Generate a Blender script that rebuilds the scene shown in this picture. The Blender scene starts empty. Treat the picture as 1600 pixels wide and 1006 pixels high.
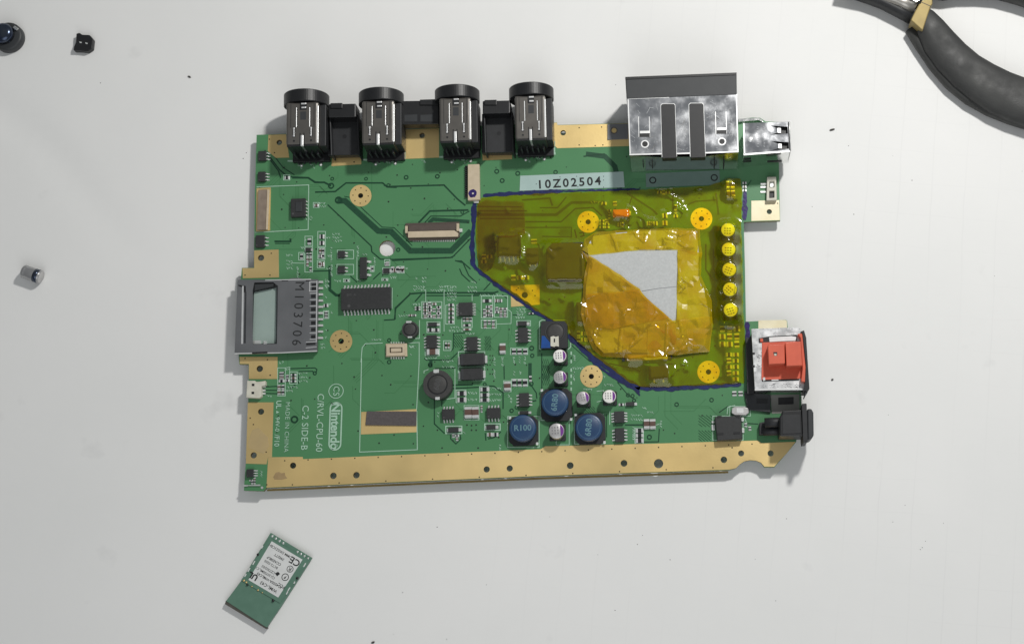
import bpy, math, random
from mathutils import Vector, Matrix, geometry, noise

random.seed(7)
S = 0.001                       # all builder numbers are millimetres
scene = bpy.context.scene
COL = scene.collection

# ------------------------------------------------------------------ camera
F, CX, CY = 2500.0, 1065.0, 503.0          # focal length and optical centre in photograph pixels
TILT = math.radians(11.5)
ZB = 4.3                                    # top face of the circuit board above the table
CAM_H = 524.0 + ZB
cam = bpy.data.cameras.new("camera")
camo = bpy.data.objects.new("camera", cam); COL.objects.link(camo)
cam.sensor_width = 36.0
cam.lens = F / 1600.0 * 36.0
cam.shift_x = (800.0 - CX) / 1600.0
cam.clip_start, cam.clip_end = 0.01, 20.0
camo.location = (0, 0, CAM_H * S)
camo.rotation_euler = (TILT, 0, 0)
scene.camera = camo

def PT(px, py, z):
    """point on the horizontal plane z (mm above the table) seen at pixel px,py"""
    c, s = math.cos(TILT), math.sin(TILT)
    u, v = (px - CX) / F, -(py - CY) / F
    d = Vector((u, v * c + s, v * s - c))
    t = (z - CAM_H) / d.z
    return Vector((d.x * t, d.y * t, z))
def PB(px, py, h=0.0): return PT(px, py, ZB + h)

# ------------------------------------------------------------------ light
world = bpy.data.worlds.new("World"); scene.world = world
world.use_nodes = True
bg = world.node_tree.nodes["Background"]
bg.inputs["Color"].default_value = (0.93, 0.97, 1.0, 1)
bg.inputs["Strength"].default_value = 0.215

def area(name, loc, target, size, power, color):
    l = bpy.data.lights.new(name, 'AREA'); l.shape = 'DISK'; l.size = size; l.energy = power; l.color = color
    o = bpy.data.objects.new(name, l); COL.objects.link(o)
    o.location = loc
    o.rotation_euler = (Vector(target) - Vector(loc)).to_track_quat('-Z', 'Y').to_euler()
    return o
LP = PB(1700, -640); LP.z = ZB + 415
area("desk_lamp", LP * S, PB(900, 450) * S, 0.042, 1.86, (1.0, 0.985, 0.95))
area("fill_light", (0.02, -0.42, 0.55), PB(800, 700) * S, 0.6, 1.35, (0.97, 0.985, 1.0))  # added soft fill from the near side; no such lamp is known

scene.view_settings.view_transform = 'Standard'
scene.view_settings.look = 'None'
scene.view_settings.exposure = 0.0
scene.view_settings.gamma = 1.0

# ------------------------------------------------------------------ materials
def mat(name, c1, c2=None, scale=0.5, rough=0.5, metal=0.0, bump=0.0, bscale=None, coat=0.0, rvar=0.0, spec=0.5, detail=4.0):
    m = bpy.data.materials.new(name); m.use_nodes = True
    nt = m.node_tree; N, L = nt.nodes, nt.links
    b = N["Principled BSDF"]
    tc = N.new("ShaderNodeTexCoord")
    nz = N.new("ShaderNodeTexNoise"); nz.inputs["Scale"].default_value = scale * 1000; nz.inputs["Detail"].default_value = detail
    L.new(tc.outputs["Object"], nz.inputs["Vector"])
    nz.noise_dimensions = '4D'; oi = N.new("ShaderNodeObjectInfo"); om = N.new("ShaderNodeMath"); om.operation = 'MULTIPLY'; om.inputs[1].default_value = 40
    L.new(oi.outputs["Random"], om.inputs[0]); L.new(om.outputs[0], nz.inputs["W"])
    rp = N.new("ShaderNodeValToRGB")
    c2 = c2 or tuple(x * 0.78 for x in c1)
    rp.color_ramp.elements[0].position, rp.color_ramp.elements[1].position = 0.32, 0.68
    rp.color_ramp.elements[0].color, rp.color_ramp.elements[1].color = (*c2, 1), (*c1, 1)
    L.new(nz.outputs["Fac"], rp.inputs["Fac"]); L.new(rp.outputs["Color"], b.inputs["Base Color"])
    b.inputs["Metallic"].default_value = metal
    b.inputs["Roughness"].default_value = rough
    b.inputs["Specular IOR Level"].default_value = spec
    b.inputs["Coat Weight"].default_value = coat
    b.inputs["Coat Roughness"].default_value = 0.215
    if rvar:
        n2 = N.new("ShaderNodeTexNoise"); n2.inputs["Scale"].default_value = scale * 2300; n2.inputs["Detail"].default_value = 6
        L.new(tc.outputs["Object"], n2.inputs["Vector"])
        n2.noise_dimensions = '4D'; L.new(om.outputs[0], n2.inputs["W"])
        mr = N.new("ShaderNodeMapRange")
        mr.inputs["From Min"].default_value, mr.inputs["From Max"].default_value = 0.3, 0.7
        mr.inputs["To Min"].default_value, mr.inputs["To Max"].default_value = max(0.02, rough - rvar), rough + rvar
        L.new(n2.outputs["Fac"], mr.inputs["Value"]); L.new(mr.outputs["Result"], b.inputs["Roughness"])
    if bump:
        n3 = N.new("ShaderNodeTexNoise"); n3.inputs["Scale"].default_value = (bscale or scale * 3) * 1000; n3.inputs["Detail"].default_value = 5
        L.new(tc.outputs["Object"], n3.inputs["Vector"])
        bp = N.new("ShaderNodeBump"); bp.inputs["Strength"].default_value = bump; bp.inputs["Distance"].default_value = 0.0001
        L.new(n3.outputs["Fac"], bp.inputs["Height"]); L.new(bp.outputs["Normal"], b.inputs["Normal"])
    return m

def film(name, tint, body, wbody, scale=0.25, rough=0.10, bump=0.25, var=0.5):
    """amber adhesive film: tinted see-through, some milky body, glossy skin"""
    m = bpy.data.materials.new(name); m.use_nodes = True
    nt = m.node_tree; N, L = nt.nodes, nt.links
    N.remove(N["Principled BSDF"]); out = N["Material Output"]
    tc = N.new("ShaderNodeTexCoord")
    nz = N.new("ShaderNodeTexNoise"); nz.inputs["Scale"].default_value = scale * 1000; nz.inputs["Detail"].default_value = 5
    L.new(tc.outputs["Object"], nz.inputs["Vector"])
    tr = N.new("ShaderNodeBsdfTransparent")
    mx = N.new("ShaderNodeMix"); mx.data_type = 'RGBA'
    mx.inputs[6].default_value = (*tint, 1); mx.inputs[7].default_value = (tint[0] * (1 - 0.12 * var), tint[1] * (1 - 0.3 * var), tint[2] * 0.6, 1)
    mr = N.new("ShaderNodeMapRange"); mr.inputs["From Min"].default_value, mr.inputs["From Max"].default_value = 0.42, 0.62
    L.new(nz.outputs["Fac"], mr.inputs["Value"]); L.new(mr.outputs["Result"], mx.inputs[0]); L.new(mx.outputs[2], tr.inputs["Color"])
    df = N.new("ShaderNodeBsdfDiffuse"); df.inputs["Color"].default_value = (*body, 1)
    m1 = N.new("ShaderNodeMixShader"); m1.inputs[0].default_value = wbody
    L.new(tr.outputs[0], m1.inputs[1]); L.new(df.outputs[0], m1.inputs[2])
    gl = N.new("ShaderNodeBsdfGlossy"); gl.inputs["Roughness"].default_value = rough; gl.inputs["Color"].default_value = (1, 1, 1, 1)
    n3 = N.new("ShaderNodeTexNoise"); n3.inputs["Scale"].default_value = 280; n3.inputs["Detail"].default_value = 3
    L.new(tc.outputs["Object"], n3.inputs["Vector"])
    bp = N.new("ShaderNodeBump"); bp.inputs["Strength"].default_value = bump; bp.inputs["Distance"].default_value = 0.0002
    L.new(n3.outputs["Fac"], bp.inputs["Height"]); L.new(bp.outputs["Normal"], gl.inputs["Normal"])
    fr = N.new("ShaderNodeFresnel"); fr.inputs["IOR"].default_value = 1.5
    m2 = N.new("ShaderNodeMixShader"); L.new(fr.outputs[0], m2.inputs[0])
    L.new(m1.outputs[0], m2.inputs[1]); L.new(gl.outputs[0], m2.inputs[2])
    L.new(m2.outputs[0], out.inputs["Surface"])
    return m

M = {}
M['mask'] = mat('green_solder_mask', (0.085, 0.252, 0.110), (0.074, 0.225, 0.098), 0.045, 0.33, 0, 0.06, 2.0, coat=0.15)
M['trace'] = mat('dark_green_trace', (0.008, 0.060, 0.026), (0.006, 0.045, 0.020), 0.4, 0.35)
M['bus'] = mat('dark_green_bus', (0.016, 0.080, 0.038), (0.011, 0.058, 0.028), 1.6, 0.35)
M['maskdark'] = mat('shaded_mask_outline', (0.006, 0.040, 0.020), None, 0.4, 0.4)
M['silk'] = mat('pale_silkscreen', (0.42, 0.62, 0.48), (0.35, 0.54, 0.41), 3.0, 0.6)
M['gold'] = mat('gold_plating', (0.98, 0.745, 0.345), (0.72, 0.53, 0.225), 0.022, 0.42, 0.72, 0.12, 1.5, rvar=0.09)  # broad light and dark tones imitate uneven reflections along the plating
M['brightgold'] = mat('worn_gold_plating', (0.80, 0.74, 0.55), (0.70, 0.62, 0.40), 0.10, 0.40, 0.25, 0.1, 1.5, rvar=0.10)
M['edge'] = mat('board_edge_laminate', (0.20, 0.15, 0.06), (0.12, 0.09, 0.04), 0.8, 0.6)
M['stain'] = mat('brown_stain', (0.36, 0.25, 0.12), (0.42, 0.30, 0.15), 0.6, 0.6, 0.2)
M['via'] = mat('via_dark', (0.010, 0.020, 0.012), None, 1, 0.6)
M['viagold'] = mat('via_in_gold', (0.05, 0.035, 0.015), None, 1, 0.6)
M['black'] = mat('black_moulded_plastic', (0.012, 0.0125, 0.014), (0.009, 0.0095, 0.011), 0.5, 0.42, 0, 0.25, 4.0)
M['blackmatt'] = mat('matt_black_plastic', (0.022, 0.023, 0.026), (0.016, 0.017, 0.019), 0.5, 0.55, 0, 0.25, 4.0)
M['bezel'] = mat('charcoal_bezel', (0.035, 0.038, 0.041), (0.029, 0.032, 0.035), 0.3, 0.5, 0, 0.2, 5)
M['epoxy'] = mat('chip_epoxy', (0.028, 0.029, 0.030), (0.021, 0.022, 0.023), 1.0, 0.55, 0, 0.3, 6)
M['ferrite'] = mat('dark_ferrite', (0.050, 0.049, 0.047), (0.036, 0.036, 0.035), 0.8, 0.55, 0, 0.4, 4)
M['tin'] = mat('tinned_lead', (0.86, 0.88, 0.86), (0.74, 0.76, 0.74), 1.2, 0.32, 0.55, 0.2, 3)
M['solder'] = mat('solder_fillet', (0.78, 0.80, 0.78), (0.6, 0.62, 0.6), 1.5, 0.28, 0.6)
M['ceramic'] = mat('brown_ceramic', (0.13, 0.075, 0.058), (0.10, 0.055, 0.042), 1.0, 0.45)
M['resist'] = mat('black_resistor', (0.014, 0.016, 0.020), None, 1.0, 0.4)
M['darkmetal'] = mat('smoky_steel_shell', (0.155, 0.145, 0.132), (0.135, 0.127, 0.117), 0.25, 0.40, 0.6, 0.12, 2, rvar=0.04)
M['slot'] = mat('grey_slot_steel', (0.24, 0.245, 0.255), (0.20, 0.205, 0.215), 0.06, 0.42, 0.7, 0.15, 2, rvar=0.08)
M['box'] = mat('scratched_bright_steel', (0.80, 0.81, 0.83), (0.66, 0.67, 0.70), 0.10, 0.17, 1.0, 0.16, 0.9, rvar=0.11)
M['steel'] = mat('bright_steel', (0.86, 0.87, 0.86), (0.78, 0.78, 0.77), 0.2, 0.16, 1.0, 0.10, 0.8, rvar=0.05)
M['redsteel'] = mat('bright_plated_steel', (0.86, 0.87, 0.87), (0.80, 0.81, 0.82), 0.22, 0.30, 0.7, 0.10, 1.0, rvar=0.12, detail=8.0)
M['scratch'] = mat('light_scratch', (0.45, 0.46, 0.47), (0.32, 0.33, 0.34), 1.5, 0.4, 0.5)
M['underpad'] = mat('white_hole_plate', (0.86, 0.86, 0.85), (0.82, 0.82, 0.81), 0.2, 0.6)
M['goldshade'] = mat('shaded_gold_pad', (0.26, 0.26, 0.24), (0.22, 0.22, 0.20), 0.2, 0.5, 0.3)  # pad in the red port's shadow; the shade is painted in as grey
M['lip'] = mat('dull_gold_lip', (0.42, 0.31, 0.12), (0.30, 0.22, 0.08), 0.15, 0.45, 0.6)
M['edgehi'] = mat('polished_steel_edge', (0.92, 0.93, 0.92), (0.8, 0.8, 0.8), 0.5, 0.35, 0.6)
M['cream'] = mat('cream_connector_plastic', (0.60, 0.50, 0.36), (0.53, 0.44, 0.31), 0.5, 0.5)
M['brownlatch'] = mat('brown_latch', (0.10, 0.075, 0.062), (0.08, 0.06, 0.05), 0.5, 0.5)
M['lidbrown'] = mat('brown_metal_lid', (0.40, 0.32, 0.25), (0.30, 0.235, 0.185), 0.5, 0.45, 0.5)
M['canbody'] = mat('grey_can_sleeve', (0.50, 0.50, 0.50), (0.38, 0.38, 0.385), 0.25, 0.30, 0.7, 0.1, 1)
M['capwhite'] = mat('coated_can_top', (0.90, 0.89, 0.84), (0.84, 0.83, 0.78), 0.8, 0.5)
M['white'] = mat('white_connector_plastic', (0.68, 0.66, 0.56), (0.58, 0.56, 0.47), 0.5, 0.5)
M['blue'] = mat('blue_lacquered_cap', (0.020, 0.062, 0.150), (0.016, 0.050, 0.125), 0.4, 0.36, 0, 0.15, 2, coat=0.2)
M['blueb'] = mat('blue_base', (0.012, 0.085, 0.33), (0.010, 0.06, 0.25), 0.4, 0.35)
M['bluemark'] = mat('pale_print_on_blue', (0.13, 0.27, 0.32), None, 0.5, 0.6)
M['bluering'] = mat('lighter_blue_rim', (0.055, 0.12, 0.21), None, 0.5, 0.4)
M['greymark'] = mat('faint_grey_print', (0.075, 0.076, 0.078), None, 0.5, 0.6)
M['alu'] = mat('brushed_aluminium', (0.60, 0.59, 0.585), (0.50, 0.49, 0.485), 0.8, 0.38, 0.5, 0.2, 3)
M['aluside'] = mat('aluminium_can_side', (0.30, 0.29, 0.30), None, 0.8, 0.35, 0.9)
M['purple'] = mat('purple_ink', (0.20, 0.05, 0.30), (0.15, 0.035, 0.24), 0.8, 0.4)
M['dots'] = mat('grey_ink', (0.28, 0.27, 0.28), None, 0.8, 0.5)
M['red'] = mat('red_connector_plastic', (0.70, 0.125, 0.065), (0.62, 0.105, 0.055), 0.25, 0.45, 0, 0.15, 3)
M['orange'] = mat('orange_tantalum_case', (0.80, 0.22, 0.03), (0.72, 0.18, 0.02), 0.5, 0.45)
M['ink'] = mat('navy_marker_ink', (0.006, 0.016, 0.12), (0.004, 0.008, 0.055), 0.5, 0.40, 0, 0.4, 1.2)
M['violet'] = mat('violet_marker_ink', (0.035, 0.015, 0.16), (0.015, 0.010, 0.07), 0.9, 0.30, 0, 0.5, 1.2)
M['sticker'] = mat('pale_paper_sticker', (0.40, 0.53, 0.50), (0.36, 0.49, 0.46), 0.2, 0.6)
M['print'] = mat('black_print', (0.012, 0.014, 0.015), None, 1, 0.7)
M['pad'] = mat('silver_grey_heat_pad', (0.55, 0.565, 0.56), (0.47, 0.485, 0.48), 1.6, 0.62, 0.05, 0.35, 2.5)
M['adhesive'] = mat('dark_foam_tape', (0.105, 0.092, 0.092), (0.08, 0.07, 0.07), 1.5, 0.8, 0, 0.5, 3)
M['glue'] = mat('pale_adhesive', (0.45, 0.48, 0.44), (0.36, 0.38, 0.35), 0.8, 0.55)
M['window'] = mat('pale_green_board_in_slot', (0.33, 0.42, 0.38), (0.29, 0.37, 0.34), 0.15, 0.5)
M['module'] = mat('pale_green_module_board', (0.115, 0.225, 0.165), (0.095, 0.195, 0.14), 0.3, 0.5, 0, 0.1, 2)
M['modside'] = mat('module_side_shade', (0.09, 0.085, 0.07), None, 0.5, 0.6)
M['label'] = mat('white_paper_label', (0.72, 0.73, 0.72), (0.66, 0.67, 0.66), 0.5, 0.6)
M['rubber'] = mat('black_rubber_grip', (0.056, 0.057, 0.055), (0.040, 0.041, 0.041), 0.09, 0.58, 0, 0.5, 1.5, rvar=0.14, spec=0.35)
M['brass'] = mat('brass_sleeve', (0.34, 0.26, 0.10), (0.27, 0.205, 0.08), 0.2, 0.55, 0.35, 0.15, 1)
M['toolsteel'] = mat('tool_steel', (0.50, 0.48, 0.44), (0.40, 0.38, 0.35), 0.15, 0.35, 0.8, 0.1, 1)
M['crumb'] = mat('dark_crumb', (0.05, 0.045, 0.04), None, 1, 0.8)
M['film'] = film('amber_film', (0.995, 0.955, 0.14), (1.0, 0.78, 0.012), 0.082, 0.19, 0.12, 0.30)
M['film3'] = film('brown_amber_tape', (0.96, 0.82, 0.40), (0.62, 0.33, 0.01), 0.05, 0.06, 0.07, 0.3)
M['film2'] = film('amber_tape', (0.985, 0.89, 0.14), (0.90, 0.66, 0.012), 0.26, 0.12, 0.20, 0.22, 0.9)
M['film4'] = film('brown_folded_tape', (0.98, 0.82, 0.13), (0.80, 0.49, 0.010), 0.27, 0.10, 0.19, 0.22, 0.9)

def table_material():
    m = bpy.data.materials.new('white_sheet'); m.use_nodes = True
    nt = m.node_tree; N, L = nt.nodes, nt.links
    b = N["Principled BSDF"]; b.inputs["Roughness"].default_value = 0.55; b.inputs["Specular IOR Level"].default_value = 0.25
    tc = N.new("ShaderNodeTexCoord")
    mp = N.new("ShaderNodeMapping"); mp.inputs["Rotation"].default_value = (0, 0, math.radians(5.0)); mp.inputs["Scale"].default_value = (1 / 0.0113,) * 3
    L.new(tc.outputs["Object"], mp.inputs["Vector"])
    wob = N.new("ShaderNodeTexNoise"); wob.inputs["Scale"].default_value = 0.35
    L.new(mp.outputs["Vector"], wob.inputs["Vector"])
    wv = N.new("ShaderNodeVectorMath"); wv.operation = 'MULTIPLY_ADD'; wv.inputs[1].default_value = (0.22, 0.22, 0)
    L.new(wob.outputs["Color"], wv.inputs[0]); L.new(mp.outputs["Vector"], wv.inputs[2])
    sp = N.new("ShaderNodeSeparateXYZ"); L.new(wv.outputs[0], sp.inputs[0])
    def line(ax, w):
        f = N.new("ShaderNodeMath"); f.operation = 'FRACT'; L.new(sp.outputs[ax], f.inputs[0])
        a = N.new("ShaderNodeMath"); a.operation = 'SUBTRACT'; L.new(f.outputs[0], a.inputs[0]); a.inputs[1].default_value = 0.5
        c = N.new("ShaderNodeMath"); c.operation = 'ABSOLUTE'; L.new(a.outputs[0], c.inputs[0])
        d = N.new("ShaderNodeMapRange"); d.inputs["From Min"].default_value, d.inputs["From Max"].default_value = w, 0.0
        L.new(c.outputs[0], d.inputs["Value"]); return d.outputs["Result"]
    lx, ly = line(0, 0.030), line(1, 0.022)
    hy = N.new("ShaderNodeMath"); hy.operation = 'MULTIPLY'; L.new(ly, hy.inputs[0]); hy.inputs[1].default_value = 0.5
    mxm = N.new("ShaderNodeMath"); mxm.operation = 'MAXIMUM'; L.new(lx, mxm.inputs[0]); L.new(hy.outputs[0], mxm.inputs[1])
    fade = N.new("ShaderNodeTexNoise"); fade.inputs["Scale"].default_value = 16.0; fade.inputs["Detail"].default_value = 3
    L.new(tc.outputs["Object"], fade.inputs["Vector"])
    fr = N.new("ShaderNodeMapRange"); fr.inputs["From Min"].default_value, fr.inputs["From Max"].default_value = 0.38, 0.62
    L.new(fade.outputs["Fac"], fr.inputs["Value"])
    # the ruling is printed on the right-hand sheet only
    so = N.new("ShaderNodeSeparateXYZ"); L.new(tc.outputs["Object"], so.inputs[0])
    rx = N.new("ShaderNodeMapRange"); rx.inputs["From Min"].default_value, rx.inputs["From Max"].default_value = -0.10, 0.03
    L.new(so.outputs[0], rx.inputs["Value"])
    k1 = N.new("ShaderNodeMath"); k1.operation = 'MULTIPLY'; L.new(mxm.outputs[0], k1.inputs[0]); L.new(fr.outputs["Result"], k1.inputs[1])
    k2 = N.new("ShaderNodeMath"); k2.operation = 'MULTIPLY'; L.new(k1.outputs[0], k2.inputs[0]); L.new(rx.outputs["Result"], k2.inputs[1])
    k3 = N.new("ShaderNodeMath"); k3.operation = 'MULTIPLY'; L.new(k2.outputs[0], k3.inputs[0]); k3.inputs[1].default_value = 0.065
    # paper tone, blotches, smudges
    n1 = N.new("ShaderNodeTexNoise"); n1.inputs["Scale"].default_value = 14; n1.inputs["Detail"].default_value = 6; n1.inputs["Roughness"].default_value = 0.6
    L.new(tc.outputs["Object"], n1.inputs["Vector"])
    rp = N.new("ShaderNodeValToRGB")
    rp.color_ramp.elements[0].color, rp.color_ramp.elements[1].color = (0.80, 0.803, 0.79, 1), (0.84, 0.838, 0.825, 1)
    rp.color_ramp.elements[0].position, rp.color_ramp.elements[1].position = 0.3, 0.7
    L.new(n1.outputs["Fac"], rp.inputs["Fac"])
    n2 = N.new("ShaderNodeTexNoise"); n2.inputs["Scale"].default_value = 55; n2.inputs["Detail"].default_value = 4
    L.new(tc.outputs["Object"], n2.inputs["Vector"])
    sm = N.new("ShaderNodeMapRange"); sm.inputs["From Min"].default_value, sm.inputs["From Max"].default_value = 0.66, 0.80
    sm.inputs["To Max"].default_value = 0.16
    L.new(n2.outputs["Fac"], sm.inputs["Value"])
    ad = N.new("ShaderNodeMath"); ad.operation = 'ADD'; L.new(k3.outputs[0], ad.inputs[0]); L.new(sm.outputs["Result"], ad.inputs[1])
    mx = N.new("ShaderNodeMix"); mx.data_type = 'RGBA'; mx.inputs[7].default_value = (0.16, 0.16, 0.17, 1)
    L.new(ad.outputs[0], mx.inputs[0]); L.new(rp.outputs["Color"], mx.inputs[6]); L.new(mx.outputs[2], b.inputs["Base Color"])
    bp = N.new("ShaderNodeBump"); bp.inputs["Strength"].default_value = 0.12; bp.inputs["Distance"].default_value = 0.0003
    n4 = N.new("ShaderNodeTexNoise"); n4.inputs["Scale"].default_value = 260; n4.inputs["Detail"].default_value = 5
    L.new(tc.outputs["Object"], n4.inputs["Vector"]); L.new(n4.outputs["Fac"], bp.inputs["Height"]); L.new(bp.outputs["Normal"], b.inputs["Normal"])
    return m
M['table'] = table_material()

# ------------------------------------------------------------------ mesh builder
class MB:
    def __init__(s): s.v = []; s.f = []; s.sm = []
    def add(s, vs, fs, smooth=False):
        o = len(s.v); s.v += [tuple(v) for v in vs]
        for f in fs: s.f.append([i + o for i in f]); s.sm.append(smooth)
        return s
    def box(s, x0, y0, z0, x1, y1, z1):
        return s.add([(x0,y0,z0),(x1,y0,z0),(x1,y1,z0),(x0,y1,z0),(x0,y0,z1),(x1,y0,z1),(x1,y1,z1),(x0,y1,z1)],
                     [(3,2,1,0),(4,5,6,7),(0,1,5,4),(1,2,6,5),(2,3,7,6),(3,0,4,7)])
    def prism(s, poly, z0, z1, holes=(), inset=0.0):
        polys = [list(poly)] + [list(h) for h in holes]
        def area2(p): return sum(p[i][0]*p[(i+1)%len(p)][1] - p[(i+1)%len(p)][0]*p[i][1] for i in range(len(p)))
        if area2(polys[0]) < 0: polys[0].reverse()
        for k in range(1, len(polys)):
            if area2(polys[k]) > 0: polys[k].reverse()
        flat = [p for q in polys for p in q]; n = len(flat)
        tris = geometry.tessellate_polygon([[Vector((p[0], p[1], 0)) for p in q] for q in polys])
        def up(t):
            a, b, c = (flat[i] for i in t)
            return t if (b[0]-a[0])*(c[1]-a[1]) - (b[1]-a[1])*(c[0]-a[0]) > 0 else t[::-1]
        tris = [up(tuple(t)) for t in tris]
        fs = [[i + n for i in t] for t in tris]
        if z1 > z0: fs += [list(t[::-1]) for t in tris]
        o = 0
        if z1 > z0:
            for q in polys:
                k = len(q)
                for i in range(k):
                    a, b = o + i, o + (i + 1) % k
                    fs.append([a, b, b + n, a + n])
                o += k
        return s.add([(p[0], p[1], z0) for p in flat] + [(p[0], p[1], z1) for p in flat], fs)
    def lathe(s, prof, n=32, c=(0, 0), axis='z', smooth=True, a0=0.0):
        """prof: (radius, height) pairs, closed at both ends"""
        vs = []; fs = []; k = len(prof)
        for i in range(n):
            a = a0 + 2 * math.pi * i / n
            for r, h in prof:
                x, y = r * math.cos(a), r * math.sin(a)
                if axis == 'z': vs.append((c[0] + x, c[1] + y, h))
                elif axis == 'y': vs.append((c[0] + x, h, c[1] - y))
                else: vs.append((h, c[0] + x, c[1] + y))
        for i in range(n):
            j = (i + 1) % n
            for q in range(k - 1): fs.append([i*k+q, j*k+q, j*k+q+1, i*k+q+1])
        s.add(vs, fs, smooth)
        if prof[0][0] > 1e-6: s.f.append([len(s.v) - n*k + i*k for i in range(n)][::-1]); s.sm.append(False)
        if prof[-1][0] > 1e-6: s.f.append([len(s.v) - n*k + i*k + k - 1 for i in range(n)]); s.sm.append(False)
        return s
    def ring(s, r0, r1, z, n=32, c=(0, 0), t=0.02):
        vs = []; fs = []
        for i in range(n):
            a = 2*math.pi*i/n; ca, sa = math.cos(a), math.sin(a)
            vs += [(c[0]+r0*ca, c[1]+r0*sa, z), (c[0]+r1*ca, c[1]+r1*sa, z), (c[0]+r1*ca, c[1]+r1*sa, z-t), (c[0]+r0*ca, c[1]+r0*sa, z-t)]
        for i in range(n):
            j = (i+1) % n
            for q in range(4): fs.append([4*i+q, 4*j+q, 4*j+(q+1)%4, 4*i+(q+1)%4][::-1])
        return s.add(vs, fs)
    def ribbon(s, pts, w, z, closed=False, t=0.0):
        """flat strip along pts (2-D), width w (number or list)"""
        n = len(pts); L = []; R = []
        for i, p in enumerate(pts):
            a = pts[i-1] if (i > 0 or closed) else p
            b = pts[(i+1) % n] if (i < n-1 or closed) else p
            d1 = Vector((p[0]-a[0], p[1]-a[1])); d2 = Vector((b[0]-p[0], b[1]-p[1]))
            if d1.length > 0: d1.normalize()
            if d2.length > 0: d2.normalize()
            d = d1 + d2
            if d.length < 1e-6: d = d1 if d1.length else d2
            d.normalize(); nrm = Vector((-d.y, d.x))
            ref = d1 if d1.length > 0 else d2
            c = max(0.5, abs(ref.dot(d)))
            hw = (w[i] if isinstance(w, (list, tuple)) else w) / 2 / c
            L.append((p[0]+nrm.x*hw, p[1]+nrm.y*hw, z)); R.append((p[0]-nrm.x*hw, p[1]-nrm.y*hw, z))
        m = n if closed else n-1
        fs = [[i, (i+1) % n, n+(i+1) % n, n+i][::-1] for i in range(m)]
        return s.add(L + R, fs)
    def disc(s, c, r, z, n=10, ry=None, rot=0.0):
        ry = ry or r; cr, sr = math.cos(rot), math.sin(rot); vs = []
        for i in range(n):
            x, y = r*math.cos(2*math.pi*i/n), ry*math.sin(2*math.pi*i/n)
            vs.append((c[0]+x*cr-y*sr, c[1]+x*sr+y*cr, z))
        return s.add(vs, [list(range(n))])
    def sweep(s, pts, rads, n=14, flat=1.0, cap=True):
        """round bar along 3-D points; rads = (half width, half height)"""
        o = len(s.v); k = len(pts); vs = []; fs = []
        for i, p in enumerate(pts):
            a = Vector(pts[max(0, i-1)]); b = Vector(pts[min(k-1, i+1)])
            d = (b-a).normalized(); side = d.cross(Vector((0,0,1)))
            if side.length < 1e-4: side = Vector((1,0,0))
            side.normalize(); up = side.cross(d).normalized()
            rw, rh = rads[i]
            for q in range(n):
                t = 2*math.pi*q/n; ct, st = math.cos(t), math.sin(t)
                e = 0.75
                cx, sy = math.copysign(abs(ct)**e, ct), math.copysign(abs(st)**e, st)
                vs.append(tuple(Vector(p) + side*rw*cx + up*rh*sy))
        for i in range(k-1):
            for q in range(n):
                r = (q+1) % n
                fs.append([i*n+q, (i+1)*n+q, (i+1)*n+r, i*n+r])
        s.add(vs, fs, True)
        if cap:
            s.f.append([o+q for q in range(n)]); s.sm.append(False)
            s.f.append([o+(k-1)*n+q for q in range(n)][::-1]); s.sm.append(False)
        return s
    def mesh(s, name):
        me = bpy.data.meshes.new(name)
        me.from_pydata([(a*S, b*S, c*S) for a, b, c in s.v], [], s.f); me.update()
        me.polygons.foreach_set('use_smooth', s.sm)
        return me

WM = {}                                            # world matrix of each object (mm translation)
def put(o, parent, loc, rz):
    COL.objects.link(o)
    w = Matrix.Translation(Vector(loc)) @ Matrix.Rotation(rz, 4, 'Z')
    WM[o.name] = w
    if parent is not None:
        o.parent = parent
        l = WM[parent.name].inverted() @ w
    else: l = w
    o.location = l.to_translation() * S
    o.rotation_euler = l.to_euler()
    return o
def obj(name, mb, m, parent=None, loc=(0, 0, 0), rz=0.0, bevel=0.0, seg=2, kind=None, label=None):
    me = mb if isinstance(mb, bpy.types.Mesh) else mb.mesh(name)
    if not me.materials: me.materials.append(M[m])
    o = bpy.data.objects.new(name, me)
    put(o, parent, loc, rz)
    if bevel:
        md = o.modifiers.new('bevel', 'BEVEL'); md.width = bevel * S; md.segments = seg; md.limit_method = 'ANGLE'; md.angle_limit = math.radians(40)
    if kind: o['kind'] = kind
    if label: o['label'] = label
    return o
def empty(name, loc, rz=0.0):
    return put(bpy.data.objects.new(name, None), None, loc, rz)
def tag(o, label, cat, group=None):
    o['label'] = label; o['category'] = cat
    if group: o['group'] = group
    return o

# zoomed windows the photograph was measured in: origin x, y and pixels per unit
ZW = dict(A=(360,110,.1789), B=(600,110,.1875), C=(860,100,.2584), D=(360,270,.1789), E=(350,420,.1789), F=(360,570,.2087),
          G=(600,400,.1789), H=(600,560,.1789), I=(800,480,.2385), J=(720,270,.1988), K=(900,270,.1988), L=(860,440,.2125),
          M=(1040,480,.2784), N=(600,260,.159), O=(340,820,.169), P=(1340,0,.2087), Q=(0,20,.1), R=(10,390,.0795),
          S=(440,350,.1491), T=(420,560,.159), U=(400,670,.3125), V=(850,670,.275), X=(960,105,.1989), Y=(1150,480,.159),
          Z=(430,120,.139), W=(1140,170,.189), a=(640,440,.0795), b=(740,440,.0795), c=(640,510,.0994), d=(660,600,.1),
          e=(430,560,.0795), f=(380,720,.0596), g=(840,500,.1093), p=(0,0,1.0))
def zz(k, x, y): o = ZW[k]; return (o[0] + x*o[2], o[1] + y*o[2])
def zr(k, x0, y0, x1, y1): return zz(k, x0, y0) + zz(k, x1, y1)
def zl(k, pts): return [zz(k, *p) for p in pts]

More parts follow.
